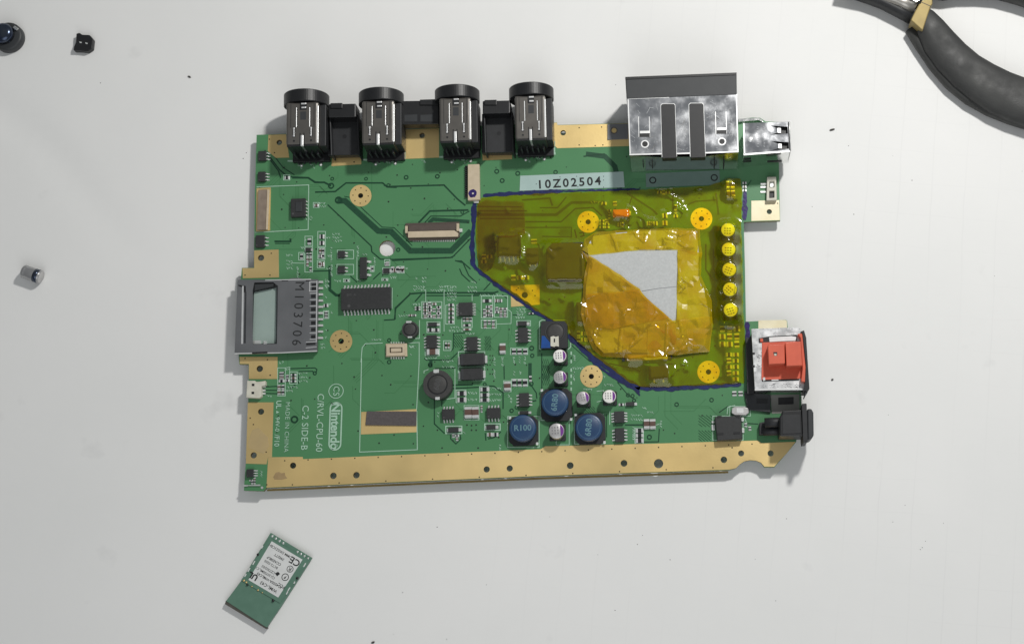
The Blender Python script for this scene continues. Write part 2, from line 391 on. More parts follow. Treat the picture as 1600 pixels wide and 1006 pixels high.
_a, _b = PB(415, 762), PB(1140, 734)
ANG = math.atan2(_b.y - _a.y, _b.x - _a.x)
def rect(px0, py0, px1, py1, h):
    """centre (world) and size (mm) of an upright image rectangle lying at height h above the board"""
    c = PB((px0+px1)/2, (py0+py1)/2, h)
    w = (PB(px1, (py0+py1)/2, h) - PB(px0, (py0+py1)/2, h)).length
    d = (PB((px0+px1)/2, py0, h) - PB((px0+px1)/2, py1, h)).length
    return c, w, d
def pxmm(px): return px / 4.7
BUMPS = []                                         # what the amber film has to lie over
def bump(c, w, d, h, rnd=False): BUMPS.append((c.x, c.y, w/2, d/2, h, rnd))

# ================================================================== the table
xs = [-2500, -900, -420] + [-360 + 4*i for i in range(166)] + [420, 900, 2500]
ys = [-2500, -900, -240] + [-180 + 4*i for i in range(126)] + [440, 900, 2500]
f0, f1, f2 = PT(-40, 140, 0), PT(70, 225, 0), PT(215, 400, 0)
def fold(x, y):
    best = 1e9; tt = 0
    for a, b in ((f0, f1), (f1, f2)):
        ax, ay, bx, by = a.x, a.y, b.x, b.y
        t = max(0, min(1, ((x-ax)*(bx-ax)+(y-ay)*(by-ay))/((bx-ax)**2+(by-ay)**2)))
        dd = math.hypot(x-ax-t*(bx-ax), y-ay-t*(by-ay))
        if dd < best: best = dd; tt = t if a is f1 else 0
    return 0.8*math.exp(-(best/5.0)**2)*(1-0.75*tt)
tv = [(x, y, -fold(x, y)) for y in ys for x in xs]
nx = len(xs)
tf = [[j*nx+i, j*nx+i+1, (j+1)*nx+i+1, (j+1)*nx+i] for j in range(len(ys)-1) for i in range(nx-1)]
tb = MB().add(tv, tf, True)
obj('table_top', tb, 'table', None, (0, 0, 0), kind='structure')

# ================================================================== circuit board
bc = PB(790, 480); 
board = empty('circuit_board', (bc.x, bc.y, 0))
tag(board, 'green printed circuit board with gold edges and black round ports along the top', 'circuit board')

outline = [(401,211),(446,209.5),(640,202),(858,192.5),(870,191.5),(871,195.5),(950,193.5),(1150,187),(1176,184),(1188,184.5),(1196,190),
           (1216,191),(1217.5,283),(1219,345),(1162,347),(1164,420),(1165.5,502.5),(1228,499.5),(1230,501.5),(1231,513),(1250,515),(1252,640),
           (1244,690),(1229,708),(1210,729.5),(1194,729.5),(1189,722.5),(1181,719.3),(1172,718.6),(1163,720.3),(1156,725),(1150,731),(1139,734),
           (850,743.5),(416,762),(412,767),(381,766),(384,724),(388,628),(388.5,592),(388.5,569),(374,569),(373,558),(376,440),(378,418.5),
           (396.7,418.5),(397,391),(398.5,293)]
holes = [(458,727,5.3),(521,743,5.6),(557,742,5.6),(760.5,733,5.3),(796.5,731.5,5.3),(891,727,5.8),(975,723.5,5.8),(1029,724,8),(1131,718,5.6),
         (1158,708,5.2),(1204,708,5.2),(408,643,5.3),(396.5,711,5.3),(406,576,5.6),(408,403,5.5),(436.5,223,5),(659.6,212,5.0),(880,208,5),
         (563.5,306,4.6),(533,533,5),(924,588,4.6),(919,347,4.6),(1096,342,4.6),(1107,581,4.6),(605,388,13),(1202,331,4.6),(820,461,5.5)]
def hole_poly(x, y, r, n=18):
    c = PB(x, y); r *= (0.9 if r < 10 else 1); return [(c.x + pxmm(r)*math.cos(2*math.pi*i/n), c.y + pxmm(r)*math.sin(2*math.pi*i/n)) for i in range(n)]
def inside(p, poly):
    r = False; n = len(poly)
    for i in range(n):
        x1, y1 = poly[i]; x2, y2 = poly[(i+1) % n]
        if (y1 > p[1]) != (y2 > p[1]) and p[0] < (x2-x1)*(p[1]-y1)/(y2-y1)+x1: r = not r
    return r
def xy(pts, h=0.0): return [tuple(PB(x, y, h).xy) for x, y in pts]
panel = obj('board_panel', MB().prism(xy(outline), ZB-1.4, ZB, [hole_poly(*h) for h in holes]), 'mask', board)
panel.data.materials.append(M['edge'])
for p in panel.data.polygons:
    if abs(p.normal.z) < 0.5: p.material_index = 1

lip = MB()
le = [(416,763.2),(630,754.3),(850,744.6),(1000,739.6),(1138,735)]
lw = xy(le); lo_ = xy([(x, y+3.2) for x, y in le])
lip.prism(lw + lo_[::-1], ZB-1.5, ZB-1.25)
obj('shield_lip', lip, 'lip', board)
# gold-plated ground areas -------------------------------------------------------
gcount = 0
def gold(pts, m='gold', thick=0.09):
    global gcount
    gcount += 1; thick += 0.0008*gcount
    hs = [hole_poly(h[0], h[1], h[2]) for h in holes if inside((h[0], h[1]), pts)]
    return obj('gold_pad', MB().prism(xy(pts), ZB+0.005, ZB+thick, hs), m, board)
def arc(n=6): return [(1189,722.5),(1181,719.3),(1172,718.6),(1163,720.3),(1156,725),(1150,731)]
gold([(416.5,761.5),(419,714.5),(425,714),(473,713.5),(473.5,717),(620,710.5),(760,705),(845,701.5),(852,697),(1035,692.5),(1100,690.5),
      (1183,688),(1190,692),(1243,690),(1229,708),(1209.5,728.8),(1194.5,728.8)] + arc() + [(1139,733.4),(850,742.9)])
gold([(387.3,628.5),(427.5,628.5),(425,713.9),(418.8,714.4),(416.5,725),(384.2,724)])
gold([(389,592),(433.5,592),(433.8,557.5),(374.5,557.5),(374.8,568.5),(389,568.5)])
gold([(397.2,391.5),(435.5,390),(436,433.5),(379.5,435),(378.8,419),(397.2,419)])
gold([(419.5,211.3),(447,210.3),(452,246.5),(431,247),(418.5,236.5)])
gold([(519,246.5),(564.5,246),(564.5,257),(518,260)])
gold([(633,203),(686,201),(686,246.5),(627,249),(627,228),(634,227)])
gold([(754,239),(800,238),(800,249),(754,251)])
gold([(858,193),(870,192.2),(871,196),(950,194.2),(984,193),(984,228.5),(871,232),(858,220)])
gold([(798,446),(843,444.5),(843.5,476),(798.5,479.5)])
gold([(1174,314),(1217.5,313),(1218.5,344.2),(1174,345.5)], 'brightgold')
gold([(1185,500.5),(1227.5,499.9),(1229.5,501.8),(1230,520),(1185,520)], 'brightgold')
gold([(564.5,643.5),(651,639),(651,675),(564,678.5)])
def disc_px(x, y, r, n=40):
    return [(x + r*math.cos(2*math.pi*i/n), y + r*math.sin(2*math.pi*i/n)) for i in range(n)]
vg = MB()
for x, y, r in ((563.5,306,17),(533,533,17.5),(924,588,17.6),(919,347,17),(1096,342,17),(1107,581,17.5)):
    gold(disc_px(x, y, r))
    for k in range(8):
        a = math.pi/4*k + 0.05
        vg.disc(PB(x+0.70*r*math.cos(a), y+0.70*r*math.sin(a)), 0.22, ZB+0.12, 8)
for k in range(21):                                    # small vias along the gold strip
    t = k/20; x = 445 + t*730
    vg.disc(PB(x, 719.5 - t*26.0), 0.24, ZB+0.12, 8)
    if k % 2 == 0 and x < 1120: vg.disc(PB(x+12, 757 - t*29.5), 0.24, ZB+0.12, 8)
for x, y in ((417,757),(391,653),(396,663),(395,690),(416,706),(383,430),(422,430),(424,396),(383,560),(418,562),(421,218),(429,239),(860,232),
             (930,228),(905,227),(942,227),(905,200),(940,199),(1215,318),(807,453),(812,471),(832,454),(836,462),(810,450)):
    vg.disc(PB(x, y), 0.24, ZB+0.12, 8)
obj('via_row', vg, 'viagold', board, kind='stuff')
st = MB().prism(xy([(427,745),(431,738),(436,737),(440,739),(445,738),(446,743),(449,747),(440,749),(429,749)]), ZB+0.08, ZB+0.122)
obj('stain', st, 'stain', board)
st = MB().prism(xy([(388,690),(394,672),(404,668),(419,683),(421,697),(412,709),(398,703),(389,700)]), ZB+0.08, ZB+0.122)
M['stain2'] = mat('faint_tarnish', (0.62, 0.47, 0.235), (0.58, 0.445, 0.23), 0.3, 0.5, 0.5)
obj('stain', st, 'stain2', board)

# traces -----------------------------------------------------------------------
tr = MB(); bus = MB(); tcount = 0
def trace(k, pts, w=2.2, wide=False):
    global tcount
    tcount += 1
    (bus if wide else tr).ribbon(xy(zl(k, pts)), pxmm(w), ZB + (0.012 if wide else 0.024) + 0.0004*tcount)
trace('D', [(540,45),(680,45),(740,85),(820,85),(880,115)], 3)
trace('D', [(740,170),(915,165),(1010,90),(1330,90),(1370,125),(1453,128)], 2.6)
trace('N', [(0,185),(40,200),(590,185),(720,320),(800,385)], 2.6)
trace('p', [(527,314),(539,314),(591,361),(611,362),(641,392),(705,392),(736,361)], 9.5, True)
trace('p', [(538,307),(548,309),(597,355),(616,356),(644,384)], 1.4)
trace('D', [(850,280),(1230,640),(1235,690),(1310,755),(1453,758)], 2)
trace('N', [(340,555),(450,440),(830,430)], 3); trace('N', [(400,555),(460,490),(750,490),(840,440)], 1.8)
trace('N', [(440,555),(480,520),(840,545)], 6, True)
trace('N', [(80,915),(670,895),(850,710)], 2); trace('N', [(710,930),(760,930),(850,1010)], 2)
trace('G', [(70,40),(580,15),(620,-5)], 2); trace('G', [(620,40),(690,60),(740,170),(810,235)], 1.8); trace('G', [(660,110),(680,160),(750,225)], 1.8)
trace('G', [(100,460),(230,330),(330,322),(960,320),(1000,310)], 2.6); trace('G', [(360,346),(830,346)], 1.8)
trace('G', [(0,560),(90,555),(105,450)], 2); trace('G', [(870,300),(930,235)], 1.8); trace('G', [(330,330),(270,400)], 2.2)
trace('A', [(300,700),(430,870),(500,930),(680,938),(740,975),(820,980)], 2.2); trace('A', [(330,760),(420,880),(440,940)], 2.0)
trace('A', [(345,700),(460,850),(560,915)], 1.6)
trace('S', [(505,440),(505,690),(570,745),(612,750)], 4.5); trace('S', [(960,580),(1035,510)], 1.8); trace('S', [(1190,1000),(1190,880),(1341,740)], 2)
trace('S', [(720,545),(790,610)], 1.8); trace('S', [(310,495),(500,490)], 2); trace('S', [(1160,380),(1341,372)], 1.8)
trace('e', [(280,200),(780,185),(820,215),(800,300)], 1.7); trace('e', [(460,255),(740,250),(760,310)], 1.6)
trace('e', [(455,320),(460,480),(380,520),(300,600)], 1.6)
trace('F', [(240,165),(350,160)], 1.6); trace('F', [(245,190),(350,190)], 1.6); trace('F', [(245,212),(350,215)], 1.6)
trace('D', [(385,600),(525,600),(525,575)], 3); trace('D', [(390,618),(520,618)], 1.5)
trace('H', [(440,330),(440,570),(530,655)], 1.8); trace('H', [(505,420),(505,370),(545,345)], 1.8)
trace('H', [(600,232),(770,230),(775,210)], 2); trace('H', [(600,262),(830,250)], 2)
trace('H', [(1040,440),(1040,300),(960,242),(880,238)], 2); trace('H', [(1275,40),(1275,170)], 5.5, True)
trace('H', [(1020,640),(960,690),(910,700)], 1.8); trace('H', [(885,650),(890,715)], 1.8)
trace('H', [(580,655),(582,700),(628,745),(672,700),(660,655)], 1.6)
trace('H', [(1270,210),(1330,300),(1335,350)], 1.8); trace('H', [(1048,60),(1050,180)], 1.6)
trace('c', [(230,500),(270,528),(640,525),(840,330)], 1.7); trace('c', [(650,390),(690,340),(690,110),(890,100)], 1.5)
trace('c', [(400,660),(720,655)], 1.6); trace('c', [(335,530),(335,640)], 5, True)
trace('I', [(965,795),(960,880),(850,882)], 1.6); trace('I', [(620,700),(620,850)], 1.4); trace('I', [(690,490),(760,575),(800,600)], 1.4)
trace('I', [(380,240),(510,355),(560,355)], 1.4); trace('I', [(195,300),(195,540)], 1.6)
trace('I', [(740,770),(860,770)], 2.2); trace('I', [(100,620),(160,610)], 2)
trace('J', [(120,265),(480,270)], 2.0); trace('J', [(140,300),(520,300)], 2.2); trace('J', [(150,330),(750,330),(870,235),(1130,232)], 4.5, True)
trace('J', [(510,385),(790,385),(900,282),(1040,275),(1110,340)], 2.2); trace('J', [(510,430),(870,430),(870,505),(640,500)], 1.8)
trace('J', [(480,215),(700,200),(720,260)], 3, True); trace('J', [(150,360),(500,360)], 2); trace('J', [(620,275),(760,275),(830,190)], 2)
trace('K', [(400,160),(600,290),(640,330)], 3, True); trace('K', [(440,190),(420,250)], 2); trace('K', [(880,250),(940,225),(1100,215)], 2)
trace('K', [(1100,160),(1120,330)], 3, True); trace('K', [(760,140),(760,330)], 2.4); trace('K', [(1020,560),(1020,760),(1080,850)], 2.4)
trace('K', [(1080,600),(1080,760),(1110,800)], 2); trace('L', [(430,600),(620,640),(660,660)], 1.8); trace('L', [(160,390),(250,520),(380,570)], 1.5)
trace('W', [(180,590),(120,680)], 1.4); trace('M', [(440,650),(520,655)], 1.6); trace('M', [(300,590),(350,555)], 1.6)
trace('C', [(215,545),(330,560),(390,620),(410,700),(420,760)], 8, True); trace('C', [(200,560),(330,545)], 2)
trace('b', [(1040,560),(1250,560)], 1.3); trace('b', [(1040,605),(1300,605)], 1.3); trace('b', [(1040,645),(1350,650)], 1.3); trace('b', [(770,655),(900,655)], 1.3)
trace('b', [(560,250),(680,350)], 1.3); trace('b', [(0,250),(430,245)], 1.5)
obj('copper_trace', tr, 'trace', board, kind='stuff', label='thin dark green lines of the etched traces')
obj('copper_bus', bus, 'bus', board, kind='stuff', label='broad dark green bands of bundled traces')
# faint lines of copper running under the mask
M['faint'] = mat('faint_copper_edge', (0.060, 0.198, 0.080), (0.052, 0.180, 0.072), 0.3, 0.33)
ft = MB(); random.seed(21); zc_ = 0
for i in range(170):
    x, y = random.uniform(405, 1150), random.uniform(255, 690)
    a = random.choice((0, 0, math.pi/2, math.pi/2, math.pi/4, -math.pi/4)); L = random.uniform(10, 60)
    a2 = a + random.choice((-1, 1))*math.pi/4; L2 = random.uniform(6, 40)
    q = [(x, y), (x+L*math.cos(a), y+L*math.sin(a)), (x+L*math.cos(a)+L2*math.cos(a2), y+L*math.sin(a)+L2*math.sin(a2))]
    if not all(398 < u < 1158 and 252 < v < 690 - (u-450)*0.02 for u, v in q): continue
    for r_ in range(random.choice((1, 1, 2, 3))):
        zc_ += 1; ft.ribbon(xy([(u+r_*2.4, v+r_*2.4) for u, v in q]), pxmm(random.uniform(0.7, 1.2)), ZB+0.003+0.00003*zc_)
obj('copper_trace', ft, 'faint', board, kind='stuff', label='faint copper edges under the green mask')
random.seed(5)
# hatched copper squares
ht = MB()
for k, x0, y0, x1, y1 in (('G',610,690,690,800),('G',880,700,935,825),('I',195,340,245,510),('I',480,650,545,720),('M',185,605,270,670),('M',185,690,255,750),('J',780,440,870,500),('H',1385,60,1450,200)):
    a, b, c, d = zr(k, x0, y0, x1, y1)
    n = 4
    for i in range(-n, n):
        p, q = (i/n, 0.0), (i/n+1, 1.0)
        if p[0] < 0: p = (0.0, -p[0])
        if q[0] > 1: q = (1.0, 1-(q[0]-1))
        ht.ribbon(xy([(a+(c-a)*p[0], b+(d-b)*p[1]), (a+(c-a)*q[0], b+(d-b)*q[1])]), pxmm(0.7), ZB+0.085+0.0005*i)
obj('hatched_copper', ht, 'trace', board, kind='stuff')
# vias in the green
vb = MB(); taken = []
for k in range(900):
    x, y = random.uniform(405, 1160), random.uniform(245, 700)
    if len(taken) > 235: break
    if any((x-a)**2+(y-b)**2 < 300 for a, b in taken) or (x < 505 and 430 < y < 560) or (510 < x < 620 and 440 < y < 500): continue
    taken.append((x, y)); vb.disc(PB(x, y), random.uniform(0.17, 0.30), ZB+0.095, 8)
for k, pts in (('H',[(725,580),(765,585),(805,580),(765,625),(805,625)]),('K',[(745,640)])):
    for q in pts: vb.disc(PB(*zz(k, *q)), 0.28, ZB+0.095, 8)
for i in range(5):
    for j in range(3):
        if (i+j) % 4: vb.disc(PB(*zz('G', 905+22*j, 870+40*i)), 0.22, ZB+0.095, 8)
obj('via_field', vb, 'via', board, kind='stuff')
vr = MB()
for k, x, y, r in (('G',45,735,3.2),('G',45,925,3.4),('G',405,945,3.6),('H',405,60,3.4),('H',880,225,3),('H',1115,455,3.4),('H',1285,220,4),('G',1295,870,3.4),('M',62,545,3.6),('M',258,520,3.6),
                   ('G',1290,805,4),('e',780,290,3.2),('F',480,408,6),('D',880,115,5),('D',945,240,6),('D',1380,110,3),('N',140,820,3.4),('A',890,948,3),('A',1185,948,3),('B',185,893,3.8),('B',445,885,3.8),('B',940,843,4),('B',985,920,4),('B',1115,860,4),('B',1430,850,3.6),
                   ('I',900,850,4),('I',760,575,3.2),('I',790,580,3.2),('I',800,610,3.2),('I',30,655,3),('N',770,450,3)):
    c = PB(*zz(k, x, y)); vr.ring(pxmm(r)*0.55, pxmm(r), ZB+0.1, 16, (c.x, c.y), 0.02)
obj('test_pad', vr, 'trace', board, kind='stuff')

# silkscreen ---------------------------------------------------------------------
sk = MB(); scount = 0
def silk_z():
    global scount
    scount += 1
    return ZB + 0.105 + 0.0001*scount
def silk(k, pts, w=1.3, closed=False): sk.ribbon(xy(zl(k, pts)), pxmm(w), silk_z(), closed)
def sbox(k, x0, y0, x1, y1, w=1.1): silk(k, [(x0,y0),(x1,y0),(x1,y1),(x0,y1)], w, True)
silk('D', [(230,125),(685,108),(680,498),(215,522)], 1.3); silk('T', [(1455,510),(1460,895),(893,918),(912,0)], 1.3)
silk('p', [(564,566),(566,543),(571,537),(598,536)], 1.2); silk('p', [(655,566),(651,640)], 1.2); silk('p', [(638,536),(655,535),(655,566)], 1.2)
sbox('S',585,275,755,365); sbox('S',580,425,755,530); sbox('S',380,80,460,240); sbox('S',245,130,325,235); sbox('S',180,300,235,380); sbox('S',245,245,325,505)
sbox('S',380,250,455,370); sbox('S',375,385,450,460); sbox('S',930,440,970,500); sbox('S',1060,460,1145,520); sbox('S',1215,445,1285,515); sbox('S',650,575,715,610)
sbox('S',1080,375,1135,435); sbox('S',1050,570,1115,595); sbox('S',440,910,495,990); silk('S', [(1160,670),(1158,890)], 1.1); silk('S', [(790,345),(790,580),(830,600)], 1)
silk('S', [(100,410),(235,412)], 1); sbox('D',725,262,775,305); sbox('A',465,915,520,960)
sbox('G',330,400,505,545); sbox('G',540,430,615,595); sbox('G',850,350,950,540); sbox('G',965,350,1080,535); sbox('G',850,560,980,630); sbox('G',680,540,770,625); sbox('G',375,575,490,670)
sbox('G',520,740,585,825); sbox('G',360,810,485,870); silk('G', [(365,290),(365,400)], 1); silk('G', [(525,310),(525,660)], 1); silk('G', [(770,340),(770,395)], 1)
silk('G', [(980,595),(1110,590),(1112,490),(1085,470)], 1); sbox('G',1160,565,1280,610); sbox('G',1105,805,1255,860); silk('G', [(310,560),(310,720),(270,720)], 1.2)
sbox('G',650,835,880,955,1.4); sbox('H',650,75,880,190,1.4); sbox('H',540,590,680,655,1.6); sbox('H',880,570,1015,625,1.6); sbox('H',630,275,715,385); sbox('H',835,245,915,380); sbox('H',700,410,830,535)
sbox('H',1115,180,1255,240); sbox('H',1045,195,1110,290); silk('H', [(350,130),(350,110),(390,95)], 1.2); silk('H', [(620,90),(620,345),(545,355)], 1.2); sbox('H',1080,505,1355,775)
silk('I', [(180,275),(180,95),(195,85),(360,85),(385,190),(385,260),(370,275)], 1.4, True); sbox('I',190,560,375,740,1.4); sbox('I',410,700,600,895,1.4)
sbox('I',290,740,375,900,1); silk('I', [(555,550),(600,545),(600,610),(555,620)], 1); silk('I', [(640,770),(640,680)], 1)
for y in (290,345,400,440,485,525): silk('I', [(388,y),(388,y+22)], 2.2)
sbox('I',805,790,860,890); silk('I', [(860,770),(955,770)], 1); sbox('e',50,185,200,735); sbox('e',285,265,435,500); silk('e', [(200,185),(290,170),(285,260)], 1)
silk('M', [(345,600),(350,560),(390,550)], 1.2); sbox('M',265,610,435,745,1.1); sbox('M',360,555,475,610,1)
for k, x0, y0, x1, y1 in (('A',500,690,865,800),('A',1160,690,1453,790),('B',460,590,805,730),('B',1085,590,1430,705)):
    a, b, c, d = zr(k, x0, y0, x1, y1)
    sk.prism(xy([(a,d-2.6),(c,d-3.6),(c,d),(a,d)]), ZB+0.06, ZB+0.104)
for x0, x1, y0, y1 in ((626,634,227,249),(860,867.5,221,241)):
    sk.prism(xy([(x0,y0),(x1,y0),(x1,y1),(x0,y1)]), ZB+0.08, ZB+0.13)
# reference letters too small to read in the photograph: short strokes only
def scribble(k, x, y, n=4, vert=False, s=4.0):
    cx, cy = zz(k, x, y)
    for i in range(n):
        ox, oy = (0, i*s*0.95) if vert else (i*s*0.95, 0)
        p = [(random.uniform(-.35, .35)*s, random.uniform(-.45, .45)*s) for _ in range(4)]
        p[0] = (-.32*s, -.45*s); p[2] = (.32*s, random.choice((-.4, 0, .4))*s)
        sk.ribbon(xy([(cx+ox+a, cy+oy+b) for a, b in p]), pxmm(0.75), silk_z())
for q in (('A',600,835,1),('A',620,855,1),('A',705,830,2),('A',730,855,1),('A',1280,810,2),('A',1365,805,2),('A',1415,802,2),('B',555,755,2),('B',650,752,3),('B',585,775,1),('B',675,775,1),('B',1180,735,2),('B',1275,732,3),('B',1210,760,1),
          ('B',320,762,2),('D',780,270,3),('D',790,295,3),('D',640,405,2),('D',690,390,2),('D',700,410,1),('S',545,110,3),('S',545,145,4),('S',545,180,4),('S',55,330,3),('S',55,395,3),('S',60,430,3),('S',60,465,3),('S',250,165,1),('S',475,150,2),('S',210,250,2),('S',490,340,2),('S',480,470,2),
          ('S',560,600,3),('S',1145,560,3),('S',860,325,2),('S',1310,470,1),('G',285,195,1),('G',340,195,2),('G',340,225,2),('G',265,270,5),('G',265,295,5),('G',490,270,4),('G',490,300,3),('G',560,270,4),('G',560,300,4),('G',560,330,4),('G',560,360,4),('G',560,385,4),('G',740,275,4),('G',740,310,4),('G',770,230,2),
          ('G',415,305,5),('G',1165,465,4),('G',1165,490,4),('G',1165,515,3),('G',1155,540,4),('G',850,345,4),('G',965,345,4),('G',590,625,4),('G',575,655,6),('G',720,680,4),('G',135,525,4),('G',260,425,3),('G',230,790,2),('G',235,865,1),('G',540,880,2),('G',515,920,5),('G',520,970,5),('G',370,895,5),('H',740,300,4),('H',740,360,4),
          ('H',930,265,5),('H',930,315,5),('H',930,365,5),('H',1110,350,1),('H',1110,380,1),('H',1090,325,1),('H',700,650,1),('H',475,480,1),('H',470,505,1),('I',400,400,5),('I',405,320,1),('I',605,455,1),('I',610,510,4),('I',470,540,4),('I',860,660,2),('I',890,690,3),('I',785,710,5),('I',785,735,5),('I',955,770,2),('e',100,80,2),('e',470,300,4),('e',475,375,4),('e',475,450,4),('e',260,570,3),('e',380,565,2),('e',230,640,3),('e',220,220,2),('T',1285,625,1),
          ('E',890,110,2),('E',890,150,2),('E',890,250,1),('E',905,310,2),('E',940,380,1),('E',890,540,1),('E',890,600,1),('E',855,660,2),('E',855,690,2),('E',1300,622,4),('G',235,795,2),('c',20,320,3),('F',265,235,3),('J',1030,235,5),('K',250,300,2),('K',250,330,2)):
    scribble(*q)
for q in (('G',965,890,4,True),('G',1035,890,4,True),('G',1135,890,3,True),('G',1185,890,3,True),('G',1230,890,3,True),('H',965,105,4,True),('H',1140,120,2,True),('H',1190,120,2,True),('S',520,260,7,True),('S',525,440,6,True),('S',170,460,5,True),('S',800,240,5,True),('S',975,360,4,True),('I',405,430,4,True),('I',410,320,3,True),('I',795,790,6,True),('M',450,630,4,True),('f',480,280,3,True),('H',1015,760,3,True),('S',470,590,4,True),('I',975,750,3,True)):
    scribble(*q, s=3.8)
obj('silkscreen', sk, 'silk', board, kind='stuff', label='pale green printed outlines and reference marks')

def text(s, size, m, parent, c, rz, h, name='printed_text', bold=0.0, align='CENTER', spacing=1.0, ex=0.0):
    """flat lettering; c = world centre (mm)"""
    cu = bpy.data.curves.new(name, 'FONT'); cu.body = s; cu.size = size; cu.align_x = align; cu.align_y = 'CENTER'
    cu.offset = bold; cu.space_character = spacing; cu.extrude = ex; cu.resolution_u = 3
    tmp = bpy.data.objects.new('tmp_text', cu); COL.objects.link(tmp)
    dg = bpy.context.evaluated_depsgraph_get()
    me = bpy.data.meshes.new_from_object(tmp.evaluated_get(dg))
    bpy.data.objects.remove(tmp); bpy.data.curves.remove(cu)
    me.transform(Matrix.Scale(S, 4)); me.materials.clear()
    me.name = name
    return obj(name, me, m, parent, (c[0], c[1], h), rz)
DOWN = ANG - math.pi/2 - 0.025
def tz(k, x, y): return PB(*zz(k, x, y))
text('Nintendo', 4.1, 'silk', board, tz('T', 650, 665), DOWN, ZB+0.16, 'maker_logo', 0.12, spacing=0.98)
lg = MB(); c0, c1 = tz('T', 662, 490), tz('T', 650, 840); r = pxmm(9.0)
dv = (c1-c0).to_2d().normalized(); nv = Vector((-dv.y, dv.x)); pts = []
for i in range(13): a = math.pi*i/12; pts.append(tuple(c0.to_2d() + nv*r*math.cos(a) - dv*r*math.sin(a)))
for i in range(13): a = math.pi*i/12; pts.append(tuple(c1.to_2d() - nv*r*math.cos(a) + dv*r*math.sin(a)))
lg.ribbon(pts, pxmm(2.2), ZB+0.16, True)
cc = tz('T', 662, 320); lg.ring(pxmm(10.6), pxmm(11.8), ZB+0.16, 40, (cc.x, cc.y), 0.01)
tri = xy(zl('T', [(75,540),(105,528),(75,512)])); lg.prism(tri, ZB+0.12, ZB+0.16)
obj('logo_outline', lg, 'silk', board)
text('CS', 2.9, 'silk', board, tz('T', 662, 320), DOWN, ZB+0.16, spacing=1.0)
text('C/RVL-CPU-60', 3.05, 'silk', board, tz('T', 500, 630), DOWN, ZB+0.16, bold=0.02, spacing=1.02)
text('C-2 SIDE-B', 3.05, 'silk', board, tz('T', 353, 678), DOWN, ZB+0.16, bold=0.02, spacing=1.05)
text('MADE IN CHINA', 2.05, 'silk', board, tz('T', 178, 672), DOWN, ZB+0.16, spacing=1.12)
text('94V-0', 2.0, 'silk', board, tz('T', 84, 645), DOWN, ZB+0.16, bold=0.02)
text('/F10', 2.3, 'silk', board, tz('T', 78, 805), DOWN, ZB+0.16, bold=0.03)
text('UL', 2.3, 'silk', board, tz('T', 96, 452), DOWN, ZB+0.16, bold=0.06)
rg = MB(); rg.ring(0.28, 0.42, ZB+0.16, 16, tz('T', 668, 855).xy, 0.01); obj('trademark_ring', rg, 'silk', board)

# serial sticker
sq = xy([(813,275),(974,267),(957,297),(812,298)])
sq = xy([(813,275),(974,268.5),(976,293),(812,298.5)])
stk = obj('serial_sticker', MB().prism(sq, ZB+0.02, ZB+0.16), 'sticker', board)
text('10Z02504', 4.15, 'print', stk, PB(889, 286.5), ANG+0.025, ZB+0.17, 'serial_number', 0.10, spacing=1.32)
dd = MB()
for x, y in ((838,288),(875,277),(872,290),(901,276),(903,292),(943,276),(943,282),(943,293)): dd.disc(PB(x, y), 0.17, ZB+0.17, 8)
obj('speck', dd, 'print', stk, kind='stuff')
sq = xy([(1009,271.5),(1124,266.5),(1125,289),(1009.5,293)])
M['stickershade'] = mat('shaded_sticker', (0.15, 0.235, 0.205), (0.13, 0.21, 0.18), 0.2, 0.55)  # darker sticker copy, with the steel box's shadow put into its colour
s2 = obj('blank_sticker', MB().prism(sq, ZB+0.02, ZB+0.16), 'stickershade', board)
rg = MB()
for x, y in ((1020,282),(1116,278)): c = PB(x, y); rg.ring(pxmm(3.8), pxmm(5.8), ZB+0.18, 20, (c.x, c.y), 0.02)
obj('sticker_ring', rg, 'print', s2)
# dark foam strip bottom-left
q = xy(zl('T', [(965,520),(1455,522),(1450,662),(952,655)]))
obj('foam_strip', MB().prism(q, ZB+0.05, ZB+0.55), 'adhesive', board, bevel=0.08)

# ------------------------------------------------------------------ small parts
MC = {}
def cached(key, fn):
    if key not in MC: MC[key] = fn()
    return MC[key]
PLACED = []
def passive(px0, py0, px1, py1, name, m, h=0.6, vert=None):
    c, w, d = rect(px0, py0, px1, py1, h)
    w, d = round(w, 1), round(d, 1)
    if vert is None: vert = d > w
    L, W = (d, w) if vert else (w, d)
    L, W = max(L, 0.7), max(W, 0.35)
    e = L*0.22
    def body(): return MB().box(-L/2+e, -W/2, 0.02, L/2-e, W/2, h).mesh(name)
    def term():
        b = MB()
        for s in (-1, 1):
            x0, x1 = sorted((s*(L/2+0.02), s*(L/2-e)))
            b.box(x0, -W/2-0.015, 0.01, x1, W/2+0.015, h+0.02)
            x0, x1 = sorted((s*(L/2+0.02), s*(L/2+0.3))); b.box(x0, -W/2, 0.01, x1, W/2, 0.12)
        return b.mesh('terminal')
    rz = ANG + (math.pi/2 if vert else 0)
    o = obj(name, cached((name, m, L, W, h), body), m, board, (c.x, c.y, ZB), rz)
    obj('terminal', cached(('t', L, W, h), term), 'tin', o, (c.x, c.y, ZB), rz)
    PLACED.append((c, w, d, h))
    return o, c, w, d
def P_(k, *a, **kw):
    return passive(*zr(k, *a[:4]), *a[4:], **kw)
CAPN, RESN = 'ceramic_capacitor', 'resistor'
for k, *r_ in (('G',375,812,470,858),('G',1010,765,1060,842),('H',1050,205,1105,270),('H',705,425,765,512),('H',770,425,825,512),('I',865,735,900,790),('I',905,735,940,790)):
    P_(k, *r_, CAPN, 'ceramic', h=1.1)
